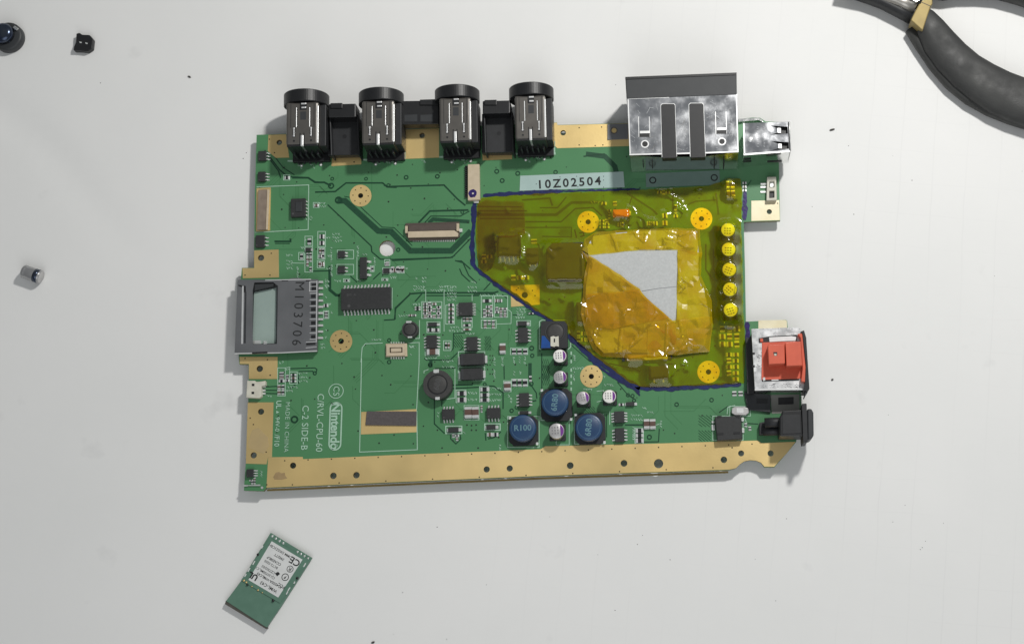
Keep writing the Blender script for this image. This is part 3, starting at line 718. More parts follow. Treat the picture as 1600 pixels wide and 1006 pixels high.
for k, *r_ in (('G',1118,815,1152,852),('G',1167,815,1200,852),('G',1216,815,1250,852),('H',1122,185,1155,236),('H',1168,185,1200,236),('H',1214,185,1250,236),
               ('H',645,285,712,322),('H',645,340,712,378),('H',845,252,912,285),('H',845,302,912,333),('H',845,345,912,375),('I',815,795,857,820),('I',815,828,857,850),('I',815,858,857,885),
               ('G',1270,495,1300,505)):
    P_(k, *r_, RESN, 'resist', h=0.5)
# little black diodes with one bright end
def diode(k, x0, y0, x1, y1, h=1.0):
    c, w, d = rect(*zr(k, x0, y0, x1, y1), h)
    w, d = round(w, 1), round(d, 1)
    o = obj('diode', cached(('d', w, d), lambda: MB().box(-w/2, -d/2, 0.1, w*0.30, d/2, h).mesh('diode')), 'epoxy', board, (c.x, c.y, ZB), ANG, 0.08)
    def leads():
        b = MB(); b.box(w*0.30, -d*0.34, 0.02, w*0.55, d*0.34, 0.45); b.box(-w*0.62, -d*0.34, 0.02, -w/2, d*0.34, 0.35); return b.mesh('lead')
    obj('lead', cached(('dl', w, d), leads), 'tin', o, (c.x, c.y, ZB), ANG)
    return c, w, d
for q in (('G',385,580,480,612),('G',1168,570,1265,607),('H',560,600,672,642),('H',895,578,992,618),('H',1185,455,1280,487),('I',748,620,815,645),('S',1065,462,1145,512),('S',250,250,320,285)): diode(*q)
# dense clusters of tiny parts
def cluster(k, x0, y0, x1, y1, nx_, ny_, fill=0.85, hz=0.55, vert=None):
    a, b, c, d = zr(k, x0, y0, x1, y1)
    for j in range(ny_):
        for i in range(nx_):
            if random.random() > fill: continue
            u0, u1 = a+(c-a)*(i+0.12)/nx_, a+(c-a)*(i+0.80)/nx_
            v0, v1 = b+(d-b)*(j+0.14)/ny_, b+(d-b)*(j+0.78)/ny_
            v = vert if vert is not None else random.random() < 0.45
            if random.random() < 0.30: passive(u0, v0, u1, v1, CAPN, 'ceramic', h=0.5, vert=v)
            else: passive(u0, v0, u1, v1, RESN, 'resist', h=0.4, vert=v)
cluster('a', 265, 410, 615, 715, 4, 5, 0.9)
cluster('a', 760, 420, 875, 830, 1, 5, 1.0, vert=False)
cluster('a', 1040, 695, 1235, 790, 3, 1, 1.0, vert=True); cluster('a', 1045, 825, 1215, 890, 1, 1, 1.0, vert=False); cluster('a', 1040, 915, 1230, 965, 1, 1, 1.0, vert=False)
cluster('b', 165, 335, 375, 425, 1, 1, 1.0, vert=False); cluster('b', 415, 330, 560, 420, 2, 1, 1.0)
cluster('b', 180, 460, 380, 700, 3, 3, 0.9); cluster('b', 420, 500, 660, 700, 3, 3, 0.9); cluster('b', 190, 760, 430, 920, 3, 2, 0.85)
cluster('S', 265, 145, 320, 225, 1, 1, 1.0, vert=True); cluster('S', 395, 100, 450, 235, 1, 2, 1.0, vert=False); cluster('S', 255, 300, 320, 495, 2, 4, 0.85)
cluster('S', 390, 255, 450, 365, 2, 2, 0.9); cluster('S', 385, 390, 445, 455, 2, 1, 1.0); cluster('S', 190, 310, 230, 375, 1, 1, 1.0, vert=True)
cluster('S', 935, 445, 968, 497, 1, 1, 1.0, vert=True); cluster('S', 1165, 460, 1205, 512, 1, 1, 1.0); cluster('S', 1225, 455, 1280, 508, 2, 1, 1.0, vert=True); cluster('S', 1085, 395, 1135, 432, 1, 1, 1.0)
cluster('S', 660, 580, 705, 606, 1, 1, 1.0, vert=False); cluster('S', 1058, 573, 1110, 593, 1, 1, 1.0); cluster('S', 445, 915, 490, 985, 1, 2, 1.0)
cluster('S', 440, 830, 490, 880, 1, 1, 1.0); cluster('e', 65, 270, 190, 480, 1, 3, 1.0); cluster('e', 40, 510, 190, 720, 2, 2, 1.0, vert=True); cluster('e', 300, 290, 420, 480, 1, 3, 1.0, vert=False)
cluster('e', 205, 320, 275, 470, 1, 2, 0.9); cluster('D', 730, 268, 772, 302, 1, 1, 1.0, vert=False); cluster('G', 380, 625, 485, 668, 2, 1, 1.0, vert=False); cluster('G', 530, 750, 578, 815, 2, 1, 1.0, vert=True)
cluster('H', 590, 660, 655, 715, 2, 2, 0.8); cluster('H', 900, 640, 1000, 690, 2, 1, 1.0); cluster('H', 1265, 150, 1295, 205, 1, 1, 1.0, vert=True); cluster('H', 840, 410, 865, 470, 1, 2, 1.0)
cluster('M', 440, 630, 485, 690, 2, 3, 0.7); cluster('M', 370, 470, 440, 500, 2, 1, 1.0, vert=True); cluster('A', 470, 920, 520, 958, 1, 1, 1.0); cluster('f', 200, 440, 330, 600, 2, 2, 0.9)
cluster('G', 0, 60, 55, 82, 1, 1, 1.0); cluster('G', 55, 90, 185, 150, 3, 1, 1.0, vert=True); cluster('W', 110, 600, 140, 690, 1, 3, 1.0); cluster('G', 215, 505, 280, 530, 2, 1, 1.0, vert=False); cluster('I', 700, 625, 735, 650, 1, 1, 1.0)
cluster('a', 100, 480, 220, 570, 1, 2, 1.0, vert=False)

# ------------------------------------------------------------------ chips with legs
def chip(k, x0, y0, x1, y1, n, sides='LR', h=1.5, ln=1.0, pw=0.42, name='chip', m='epoxy', under=False, span=0.86):
    c, w, d = rect(*zr(k, x0, y0, x1, y1), h)
    b = MB().box(-w/2, -d/2, 0.15, w/2, d/2, h)
    o = obj(name, b, m, board, (c.x, c.y, ZB), ANG, min(0.14, h*0.12))
    dot = MB().disc((-w*0.34, -d*0.32), min(w, d)*0.07, h+0.006, 14)
    obj('pin_mark', dot, 'greymark', o, (c.x, c.y, ZB), ANG)
    for s in sides:
        r = MB()
        nn = n
        for i in range(nn):
            t = ((i+0.5)/nn - 0.5)
            if s in 'LR':
                sg = -1 if s == 'L' else 1; y = t*d*span*1.08
                def q(a0, a1, z0, z1):
                    u0, u1 = sorted((sg*a0, sg*a1)); r.box(u0, y-pw/2, z0, u1, y+pw/2, z1)
                e = w/2
            else:
                sg = -1 if s == 'B' else 1; x = t*w*span*1.08
                def q(a0, a1, z0, z1):
                    u0, u1 = sorted((sg*a0, sg*a1)); r.box(x-pw/2, u0, z0, x+pw/2, u1, z1)
                e = d/2
            q(e-0.02, e+ln*0.42, h*0.45, h*0.45+0.17); q(e+ln*0.30, e+ln*0.46, 0.1, h*0.45+0.01); q(e+ln*0.44, e+ln, 0.03, 0.22)
        obj('pin_row', r, 'tin', o, (c.x, c.y, ZB), ANG)
    if under:
        bump(c, w, d, h)
        for s in sides:
            if s == 'B': bump(c + Vector((math.sin(ANG), -math.cos(ANG), 0))*(d/2+ln*0.25), w, ln*0.6, h*0.55+0.15); bump(c + Vector((math.sin(ANG), -math.cos(ANG), 0))*(d/2+ln*0.6), w, ln*1.1, 0.3)
    return o, c, w, d
chip('G',370,690,460,805,4); chip('G',720,705,815,825,4); chip('G',1170,625,1255,755,4); chip('G',652,405,772,520,8,pw=0.2)
chip('H',505,440,615,530,4,'TB'); chip('H',895,430,1015,520,4,'TB'); chip('H',1180,300,1265,420,4); chip('I',670,680,735,755,4); chip('I',675,790,735,880,4)
o, c, w, d = chip('S',622,668,1143,892,14,'TB',h=2.3,ln=1.5,pw=0.46,name='controller_chip',span=0.89)
text('8M  A', 1.25, 'greymark', o, tz('S', 745, 758), ANG, ZB+2.31)
chip('S',818,347,892,572,3,'R',h=1.4,ln=1.3,pw=0.7); chip('S',588,282,662,350,2,'R',h=1.0,ln=0.9,pw=0.45); chip('S',588,437,662,512,2,'R',h=1.0,ln=0.9,pw=0.45)
o, c, w, d = chip('D',527,225,655,385,5,'R',h=1.7,ln=0.4,pw=0.3,name='sensor_chip')
b = MB().box(-w*0.17, -d*0.22, 1.7, w*0.27, d*0.30, 1.95); obj('raised_lid', b, 'bezel', o, (c.x, c.y, ZB), ANG, 0.05)
for q in (('A',242,705,312,790),('A',240,885,305,970),('D',218,545,298,650),('f',80,210,265,420)):
    chip(*q, 3, 'R', h=1.2, ln=1.2, pw=0.32)
for q in (('f',180,480,240,540),): cluster(*q, 1, 1, 1.0)
gl = MB()
for x0, y0, x1, y1 in ((20,630,125,670),(125,632,290,655),(290,620,455,655)): 
    a, b_, c_, d_ = zr('f', x0, y0, x1, y1); gl.prism(xy([(a,b_),(c_,b_-.4),(c_,d_),(a,d_)]), ZB+0.02, ZB+0.5)
c = tz('f', 497, 700); gl.disc(c, 0.45, ZB+0.2, 10)
obj('solder_strip', gl, 'solder', board)
# block diodes
for k, r_ in (('G',(662,848,878,950)),('H',(665,85,862,185))):
    c, w, d = rect(*zr(k, *r_), 2.2)
    o = obj('power_diode', MB().box(-w/2, -d/2, 0.3, w/2, d/2, 2.2), 'epoxy', board, (c.x, c.y, ZB), ANG, 0.35)
    b = MB().box(-w/2+0.3, -d/2+0.15, 2.2, -w/2+1.1, d/2-0.15, 2.206); obj('cathode_band', b, 'bezel', o, (c.x, c.y, ZB), ANG)
    b = MB().box(w/2-0.05, -d*0.32, 0.05, w/2+0.75, d*0.32, 1.1).box(-w/2-0.6, -d*0.32, 0.05, -w/2+0.05, d*0.32, 1.0)
    obj('lead', b, 'tin', o, (c.x, c.y, ZB), ANG, 0.1)

# ------------------------------------------------------------------ inductors
def blue_inductor(tx, ty, rpx, mark, foot, mrot, cover=False):
    h = 4.3
    c = PB(tx, ty, h); fx = rect(*foot, 1.0)
    b = MB()
    w, d = fx[1], fx[2]; q = min(w, d)*0.16
    pol = [(-w/2+q,-d/2),(w/2-q,-d/2),(w/2,-d/2+q),(w/2,d/2-q),(w/2-q,d/2),(-w/2+q,d/2),(-w/2,d/2-q),(-w/2,-d/2+q)]
    o = obj('power_inductor', b.prism(pol, 0.05, 1.2), 'blackmatt', board, (fx[0].x, fx[0].y, ZB), ANG, 0.15)
    r = rpx/4.75
    obj('winding_shield', MB().lathe([(r*0.97, 1.0), (r, 1.25), (r, h-0.35), (r-0.12, h-0.12), (r-0.35, h), (0, h)], 48), 'blue', o, (c.x, c.y, ZB), ANG)
    obj('rim', MB().ring(r*0.80, r*0.845, h+0.012, 48), 'bluering', o, (c.x, c.y, ZB), ANG)
    text(mark, 2.7, 'bluemark', o, c, mrot, ZB+h+0.02, 'printed_mark', 0.05, spacing=1.02)
    b = MB()
    for sx, sy in ((1, -1), (-1, 1)): b.box(sx*w/2-0.9*(sx > 0), sy*d/2-0.9*(sy > 0), 0.9, sx*w/2+0.9*(sx < 0), sy*d/2+0.9*(sy < 0), 1.5)
    obj('terminal', b, 'tin', o, (fx[0].x, fx[0].y, ZB), ANG, 0.2)
    return o
blue_inductor(867, 628.5, 21.0, '6R80', (845,607,894,658), ANG+1.45)
blue_inductor(920, 667.5, 21.2, '6R80', (898,645,946,694), ANG+1.45)
blue_inductor(816.5, 668.5, 21.0, 'R100', (795,650,841,696), ANG)
# covered inductor beside the tape
q = zl('g', [(45,30),(80,15),(380,15),(420,60),(430,380),(395,400),(45,405)])
o = obj('power_inductor', MB().prism(xy(q, 3.2), ZB+0.1, ZB+3.0), 'blackmatt', board, label='black square inductor with blue corner and white clip')
a = xy(zl('g', [(60,225),(100,225),(185,330),(185,395),(50,400)]), 3.2); obj('blue_corner', MB().prism(a, ZB+3.0, ZB+3.08), 'blueb', o)
c = PB(*zz('g', 250, 170), 3.2); obj('rim', MB().ring(3.0, 3.35, ZB+3.16, 40, (c.x, c.y), 0.15), 'bezel', o)
obj('dome', MB().lathe([(2.9, ZB+3.0), (2.8, ZB+3.12), (2.0, ZB+3.22), (0, ZB+3.25)], 40, (c.x, c.y)), 'ferrite', o)
a = xy(zl('g', [(185,240),(225,228),(260,240),(300,228),(305,380),(260,372),(240,385),(185,372)]), 3.4)
o2 = obj('clip', MB().prism(a, ZB+3.3, ZB+3.5, [xy(zl('g', [(230,265),(250,265),(250,318),(230,318)]), 3.4)]), 'white', o, bevel=0.05)
def dark_inductor(tx, ty, rx, base, h, dy=0.0, rr=0.62):
    c = PB(tx, ty, h)
    R = rx/4.72
    pol = [(R*math.cos(a), R*math.sin(a)) for a in [2*math.pi*i/40 for i in range(40)]]
    pol = [(max(-R*.96, min(R*.96, x)), max(-R*.98, min(R*.98, y))) for x, y in pol]
    o = obj('power_inductor', MB().prism(pol, 0.1, h), 'ferrite', board, (c.x, c.y, ZB), ANG, 0.25, label='dark grey round inductor')
    obj('groove', MB().ring(R*rr, R*rr+0.35, h+0.012, 40), 'black', o, (c.x, c.y, ZB), ANG)
    obj('core', MB().lathe([(R*rr, h-0.1), (R*rr-0.05, h+0.10), (R*rr-0.2, h+0.16), (0, h+0.16)], 40), 'ferrite', o, (c.x, c.y, ZB), ANG)
    b = MB().box(-1.3, R*.80, h-0.3, 0.5, R*1.04, h+0.12).box(-0.8, -R*1.03, h-1.0, 0.7, -R*.84, h+0.02)
    obj('terminal', b, 'tin', o, (c.x, c.y, ZB), ANG, 0.1)
    return o, c
o, c = dark_inductor(683.5, 600.5, 23.0, None, 3.6)
text('680', 2.6, 'greymark', o, c, ANG+1.3, ZB+3.78, 'printed_mark', 0.02)
o, c = dark_inductor(640.5, 514.5, 13.0, None, 2.8, rr=0.70)

# ------------------------------------------------------------------ electrolytic capacitors
def can_cap(tx, ty, rpx, h=5.4, mrot=0.0, under=False, top='alu'):
    c = PB(tx, ty, h); r = rpx/4.75
    b = MB().box(-r*1.04, -r*1.04, 0.05, r*1.04, r*1.04, 0.8)
    o = obj('electrolytic_capacitor', b, 'blackmatt', board, (c.x, c.y, ZB), ANG, 0.3)
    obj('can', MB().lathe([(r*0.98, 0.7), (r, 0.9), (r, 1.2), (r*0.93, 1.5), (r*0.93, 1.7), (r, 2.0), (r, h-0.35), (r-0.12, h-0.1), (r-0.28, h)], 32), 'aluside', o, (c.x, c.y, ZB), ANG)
    obj('can_top', MB().lathe([(r-0.02, h-0.28), (r-0.13, h-0.06), (r-0.26, h+0.012), (0, h+0.012)], 32), 'capwhite' if under else top, o, (c.x, c.y, ZB), ANG)
    rs = r-0.26; a0 = 1.0
    seg = [(rs*math.cos(-a0+2*a0*i/14), rs*math.sin(-a0+2*a0*i/14)) for i in range(15)]
    if not under: obj('polarity_mark', MB().prism(seg, h+0.013, h+0.022), 'purple', o, (c.x, c.y, ZB), ANG+mrot)
    dm = MB()
    for j in range(3):
        for i in range(3): dm.box(-r*0.62+i*r*0.36, r*0.32-j*r*0.36, h+0.013, -r*0.62+i*r*0.36+r*0.17, r*0.32-j*r*0.36+r*0.24, h+0.02)
    obj('printed_mark', dm, 'dots', o, (c.x, c.y, ZB), ANG+mrot)
    if under: bump(c, r*2.0, r*2.0, h+0.05, True)
    return o
can_cap(874.5, 556, 10.6, mrot=0.05, top='capwhite'); can_cap(875, 589, 10.6, mrot=0.1); can_cap(910.5, 621.5, 10.6, mrot=0.2); can_cap(952, 619, 10.6, mrot=0.0, top='capwhite'); can_cap(869.5, 673, 12.3, mrot=0.05)
for x, y in ((1137.5,359),(1138.5,389.5),(1139.5,421),(1140.5,452),(1141.5,484)): can_cap(x, y, 11.3, mrot=random.uniform(-0.4, 2.2), under=True)

# ------------------------------------------------------------------ parts under the amber film
chip('J',282,490,470,655,5,'B',h=2.0,ln=1.6,pw=0.45,under=True); chip('J',515,590,610,715,2,'B',h=1.8,ln=0.4,under=True)
q = zl('J', [(672,600),(720,550),(960,545),(975,600),(970,830),(930,850),(690,850),(668,820)])
c, w, d = rect(*zr('J',672,560,960,845), 2.4)
o = obj('power_inductor', MB().prism(xy(q, 2.4), ZB+0.1, ZB+2.4), 'epoxy', board, bevel=0.2, label='large black square block under the amber film'); bump(c, w, d, 2.45)
chip('L',722,620,868,715,2,'B',h=1.8,ln=1.0,pw=0.6,under=True)
c, w, d = rect(*zr('L',562,535,862,575), 1.6)
o = obj('ribbon_connector', MB().box(-w/2,-d/2,0.1,w/2,d/2,1.6), 'cream', board, (c.x,c.y,ZB), ANG, 0.1); bump(c, w, d, 1.65)
obj('latch', MB().box(-w/2-1.6,-d/2,0.1,-w/2-0.02,d/2+0.8,1.0).box(w/2+0.02,-d/2+0.3,0.1,w/2+1.5,d/2+0.6,1.0), 'black', o, (c.x,c.y,ZB), ANG)
c, w, d = rect(*zr('K',290,287,420,345), 1.6)
o = obj('tantalum_capacitor', MB().box(-w/2,-d/2,0.1,w/2,d/2,1.6), 'orange', board, (c.x,c.y,ZB), ANG, 0.12); bump(c, w, d, 1.65)
obj('terminal', MB().box(w/2,-d*.3,0.05,w/2+.5,d*.3,.9).box(-w/2-.4,-d*.3,0.05,-w/2,d*.3,.9), 'tin', o, (c.x,c.y,ZB), ANG)
for r_ in ((1180,65,1205,118),(1215,65,1245,118),(1185,138,1210,185),(1218,138,1250,185)):
    o, c, w, d = P_('K', *r_, CAPN, 'ceramic', h=1.3, vert=True); bump(c, w, d, 1.35)
for q in (('K',560,375,640,425,3,1),('K',680,310,720,425,1,2),('K',770,250,800,360,1,3),('K',330,385,380,430,2,1),('K',250,285,275,360,1,3),('J',480,520,610,560,2,1),('J',1090,365,1170,440,2,3),('J',390,800,540,850,3,1),
          ('L',1290,515,1390,740,2,5),('L',1240,320,1400,490,3,3),('L',190,360,300,450,3,2),('K',200,225,330,260,3,1),('J',160,640,250,720,2,2),('K',640,140,740,170,3,1)):
    cluster(*q, 0.9)
for q in (('K',560,375,640,425),('K',680,310,720,425),('L',190,150,245,300),('L',215,360,310,455)):
    c, w, d = rect(*zr(*q), 0.9); bump(c, w, d, 0.9)
c, w, d = rect(*zr('L',192,150,245,300), 1.8); obj('chip', MB().box(-w/2,-d/2,0.1,w/2,d/2,1.8), 'epoxy', board, (c.x,c.y,ZB), ANG, 0.15); bump(c, w, d, 1.85)
text('F1', 4.4, 'print', board, tz('J', 925, 470), ANG+math.pi+0.2, ZB+0.08, 'pen_mark', 0.0)
b = MB().ribbon(xy(zl('J', [(945,445),(1000,455),(1045,430)])), 0.5, ZB+0.09); b.ribbon(xy(zl('J', [(980,432),(1012,440)])), 0.4, ZB+0.09); obj('pen_stroke', b, 'print', board)

# ------------------------------------------------------------------ ribbon connectors and headers
def quad(name, k, pts, h1, h0, m, parent, bevel=0.0, holes=(), label=None):
    return obj(name, MB().prism(xy(zl(k, pts), h1), ZB+h0, ZB+h1, [xy(zl(k, q), h1) for q in holes]), m, parent, bevel=bevel, label=label)
o = quad('ribbon_connector', 'N', [(210,560),(740,545),(745,690),(705,715),(250,730),(215,680)], 0.8, 0.05, 'brownlatch', board, 0.05)
quad('latch_bar', 'N', [(235,640),(690,628),(730,655),(725,690),(235,700)], 1.7, 0.8, 'cream', o, 0.1)
quad('lid', 'N', [(240,580),(710,562),(712,625),(240,640)], 1.35, 0.8, 'brownlatch', o, 0.08)
quad('end_clip', 'N', [(207,585),(232,585),(232,655),(207,655)], 1.75, 0.8, 'cream', o, 0.08)
quad('end_clip', 'N', [(712,560),(738,560),(738,635),(712,635)], 1.75, 0.8, 'cream', o, 0.08)
quad('solder_tab', 'N', [(738,610),(768,610),(768,645),(738,645)], 0.8, 0.02, 'tin', o, 0.08)
pn = MB()
for i in range(24):
    x = 285 + i*17.5; q = xy(zl('N', [(x,722),(x+8,722),(x+8,742),(x,742)])); pn.prism(q, ZB+0.03, ZB+0.3)
obj('pin_row', pn, 'tin', o)
o = quad('ribbon_connector', 'p', [(731,257),(749,256.5),(750,312),(731,313)], 1.8, 0.05, 'cream', board, 0.12, label='upright cream ribbon connector with a blue ink dot')
pn = MB()
for i in range(15):
    y = 260.5+i*3.35; pn.prism(xy([(727,y),(731,y),(731,y+1.7),(727,y+1.7)]), ZB+0.05, ZB+1.0)
obj('pin_row', pn, 'black', o)
c = PB(738.5, 302.5, 1.8); dots = [(c.x+1.55*math.cos(2*math.pi*i/18)*random.uniform(.85,1.05), c.y+1.5*math.sin(2*math.pi*i/18)*random.uniform(.85,1.05)) for i in range(18)]
obj('ink_dot', MB().prism(dots, ZB+1.8, ZB+1.86), 'violet', o)
obj('bare_spot', MB().disc(c+Vector((0.1,0,0)), 0.33, ZB+1.87, 10), 'white', o)
obj('solder_tab', MB().prism(xy([(739,313),(749,312),(748,318),(741,318)]), ZB+0.03, ZB+0.8), 'tin', o, bevel=0.1)
o = quad('ribbon_connector', 'D', [(228,135),(352,128),(345,505),(222,512)], 0.35, 0.03, 'gold', board, 0.05, label='brown metal topped connector at the left board edge')
quad('lid', 'D', [(243,150),(318,145),(305,498),(232,500)], 1.3, 0.35, 'lidbrown', o, 0.15); quad('bright_edge', 'D', [(320,148),(340,147),(325,495),(308,496)], 1.1, 0.35, 'cream', o, 0.1)
o = quad('wire_header', 'F', [(125,118),(185,118),(188,126),(225,124),(262,118),(262,150),(232,160),(232,235),(215,248),(118,243)], 2.2, 0.05, 'white', board, 0.15)
quad('pin_hole', 'F', [(160,140),(180,140),(180,158),(160,158)], 2.215, 2.2, 'black', o); quad('pin_hole', 'F', [(158,200),(178,200),(178,218),(158,218)], 2.215, 2.2, 'black', o)
pn = MB()
for y in (165,192,215): pn.prism(xy(zl('F', [(232,y-7),(265,y-7),(265,y+7),(232,y+7)])), ZB+0.03, ZB+0.5)
obj('pin_row', pn, 'tin', o)
o = quad('board_connector', 'G', [(15,765),(200,762),(203,875),(15,880)], 0.7, 0.05, 'cream', board, 0.1)
quad('rim', 'G', [(20,775),(180,772),(182,868),(20,872)], 1.4, 0.6, 'cream', o, 0.1, holes=[[(48,798),(160,796),(160,842),(48,845)]])
quad('centre_bar', 'G', [(60,805),(150,803),(150,835),(60,838)], 1.3, 0.72, 'cream', o, 0.05)
quad('well', 'G', [(48,798),(160,796),(160,842),(48,845)], 0.72, 0.70, 'brownlatch', o)
pn = MB()
for i in range(6):
    for y0, y1 in ((752,764),(880,900)):
        x = 60+i*22; pn.prism(xy(zl('G', [(x,y0),(x+10,y0),(x+10,y1),(x,y1)])), ZB+0.03, ZB+0.4)
obj('pin_row', pn, 'tin', o)
o = quad('wire_header', 'W', [(310,565),(385,562),(390,755),(305,758)], 2.0, 0.05, 'white', board, 0.15, holes=[[(330,600),(370,598),(370,650),(330,652)],[(328,680),(370,678),(370,735),(328,738)]])
quad('inner_pin', 'W', [(335,605),(365,603),(365,645),(335,647)], 0.9, 0.05, 'tin', o); quad('inner_block', 'W', [(330,682),(368,680),(368,732),(330,735)], 1.0, 0.05, 'black', o)
pn = MB()
for y in (625,650,690): pn.prism(xy(zl('W', [(255,y-7),(305,y-7),(305,y+7),(255,y+7)])), ZB+0.03, ZB+0.4)
obj('pin_row', pn, 'tin', o)

# ------------------------------------------------------------------ memory card slot
SL = 2.9
win = [(250,190),(265,120),(430,118),(472,150),(462,655),(250,658)]
o = quad('card_slot', 'E', [(118,95),(560,96),(585,82),(660,80),(700,95),(822,92),(812,720),(500,735),(92,742),(105,430)], SL, SL-0.3, 'slot', board, 0.0, holes=[win])
quad('slot_frame', 'E', [(118,95),(822,92),(812,720),(92,742)], 0.5, 0.06, 'slot', o)
quad('slot_floor', 'E', [(262,205),(458,165),(455,650),(250,655)], 0.9, 0.5, 'window', o)
quad('card_spring', 'E', [(268,135),(436,130),(430,152),(268,188)], SL-0.4, 1.4, 'bezel', o)
pn = MB()
for x0, y0, x1, y1 in ((255,625,320,655),(345,630,372,658)): pn.prism(xy(zl('E', [(x0,y0),(x1,y0),(x1,y1),(x0,y1)]), 1.4), ZB+0.9, ZB+1.4)
obj('spring_contact', pn, 'tin', o)
bw = MB()
for a, b in (((118,95),(92,742)),((92,742),(500,735)),((500,735),(812,720)),((812,720),(822,92)),((822,92),(118,95))):
    bw.ribbon(xy(zl('E', [a, b]), SL), 0.3, ZB+SL-0.3)
wl = MB(); P4 = xy(zl('E', [(122,99),(818,96),(808,716),(96,738)]), SL); Q4 = xy(zl('E', [(130,107),(810,104),(800,708),(104,730)]), SL)
wl.prism(P4, ZB+0.5, ZB+SL-0.3, [Q4]); obj('slot_wall', wl, 'slot', o)
quad('slot_lip', 'E', [(158,150),(172,150),(165,655),(150,655)], SL+0.12, SL, 'edgehi', o)
quad('entry_groove', 'E', [(182,200),(196,200),(190,650),(172,650)], SL+0.006, SL, 'bezel', o)
quad('lock_notch', 'E', [(125,138),(190,150),(192,210),(160,205),(162,165),(125,150)], SL+0.005, SL, 'black', o)
quad('bright_edge', 'E', [(92,735),(500,728),(812,712),(812,721),(500,737),(92,744)], SL+0.05, SL-0.3, 'edgehi', o)
quad('bright_edge', 'E', [(360,96),(760,88),(760,97),(360,103)], SL+0.05, SL-0.3, 'edgehi', o)
dk = MB(); lt = MB()
for y in (240,298,354,412,472,530,592):
    dk.prism(xy(zl('E', [(760,y-14),(800,y-16),(800,y+14),(760,y+16)]), SL), ZB+SL, ZB+SL+0.012)
dk.prism(xy(zl('E', [(765,130),(805,128),(805,185),(765,188)]), SL), ZB+SL, ZB+SL+0.012)
dk.prism(xy(zl('E', [(718,648),(800,645),(800,662),(718,668)]), SL), ZB+SL, ZB+SL+0.012)
for x0, x1 in ((505,560),(715,755)): dk.prism(xy(zl('E', [(x0,97),(x1,96),(x1,108),(x0,110)]), SL), ZB+SL, ZB+SL+0.012)
dk.prism(xy(zl('E', [(245,728),(380,722),(380,738),(245,742)]), SL), ZB+SL, ZB+SL+0.06)
obj('vent_hole', dk, 'black', o, label='row of black openings by the contacts')
for y in (115,155,195,215,270,325,382,440,500,560,615): lt.ribbon(xy(zl('E', [(748,y),(808,y-2)]), SL), 0.2, ZB+SL+0.02)
lt.ribbon(xy(zl('E', [(750,110),(748,200)]), SL), 0.3, ZB+SL+0.025); lt.ribbon(xy(zl('E', [(812,105),(806,640)]), SL), 0.3, ZB+SL+0.025)
lt.ribbon(xy(zl('E', [(715,640),(805,635)]), SL), 0.2, ZB+SL+0.02); lt.ribbon(xy(zl('E', [(715,690),(810,680)]), SL), 0.2, ZB+SL+0.02)
obj('pressed_edge', lt, 'edgehi', o)
pn = MB()
for i in range(10):
    y = 118+i*54; 
    if i == 9: y = 605
    pn.prism(xy(zl('E', [(822,y-9),(868,y-9),(868,y+9),(822,y+9)])), ZB+0.03, ZB+0.55)
obj('pin_row', pn, 'tin', o)
text('M103706', 4.35, 'print', o, PB(*zz('E', 645, 388), SL), DOWN-0.02, ZB+SL+0.02, 'stamped_number', 0.0, spacing=1.42)

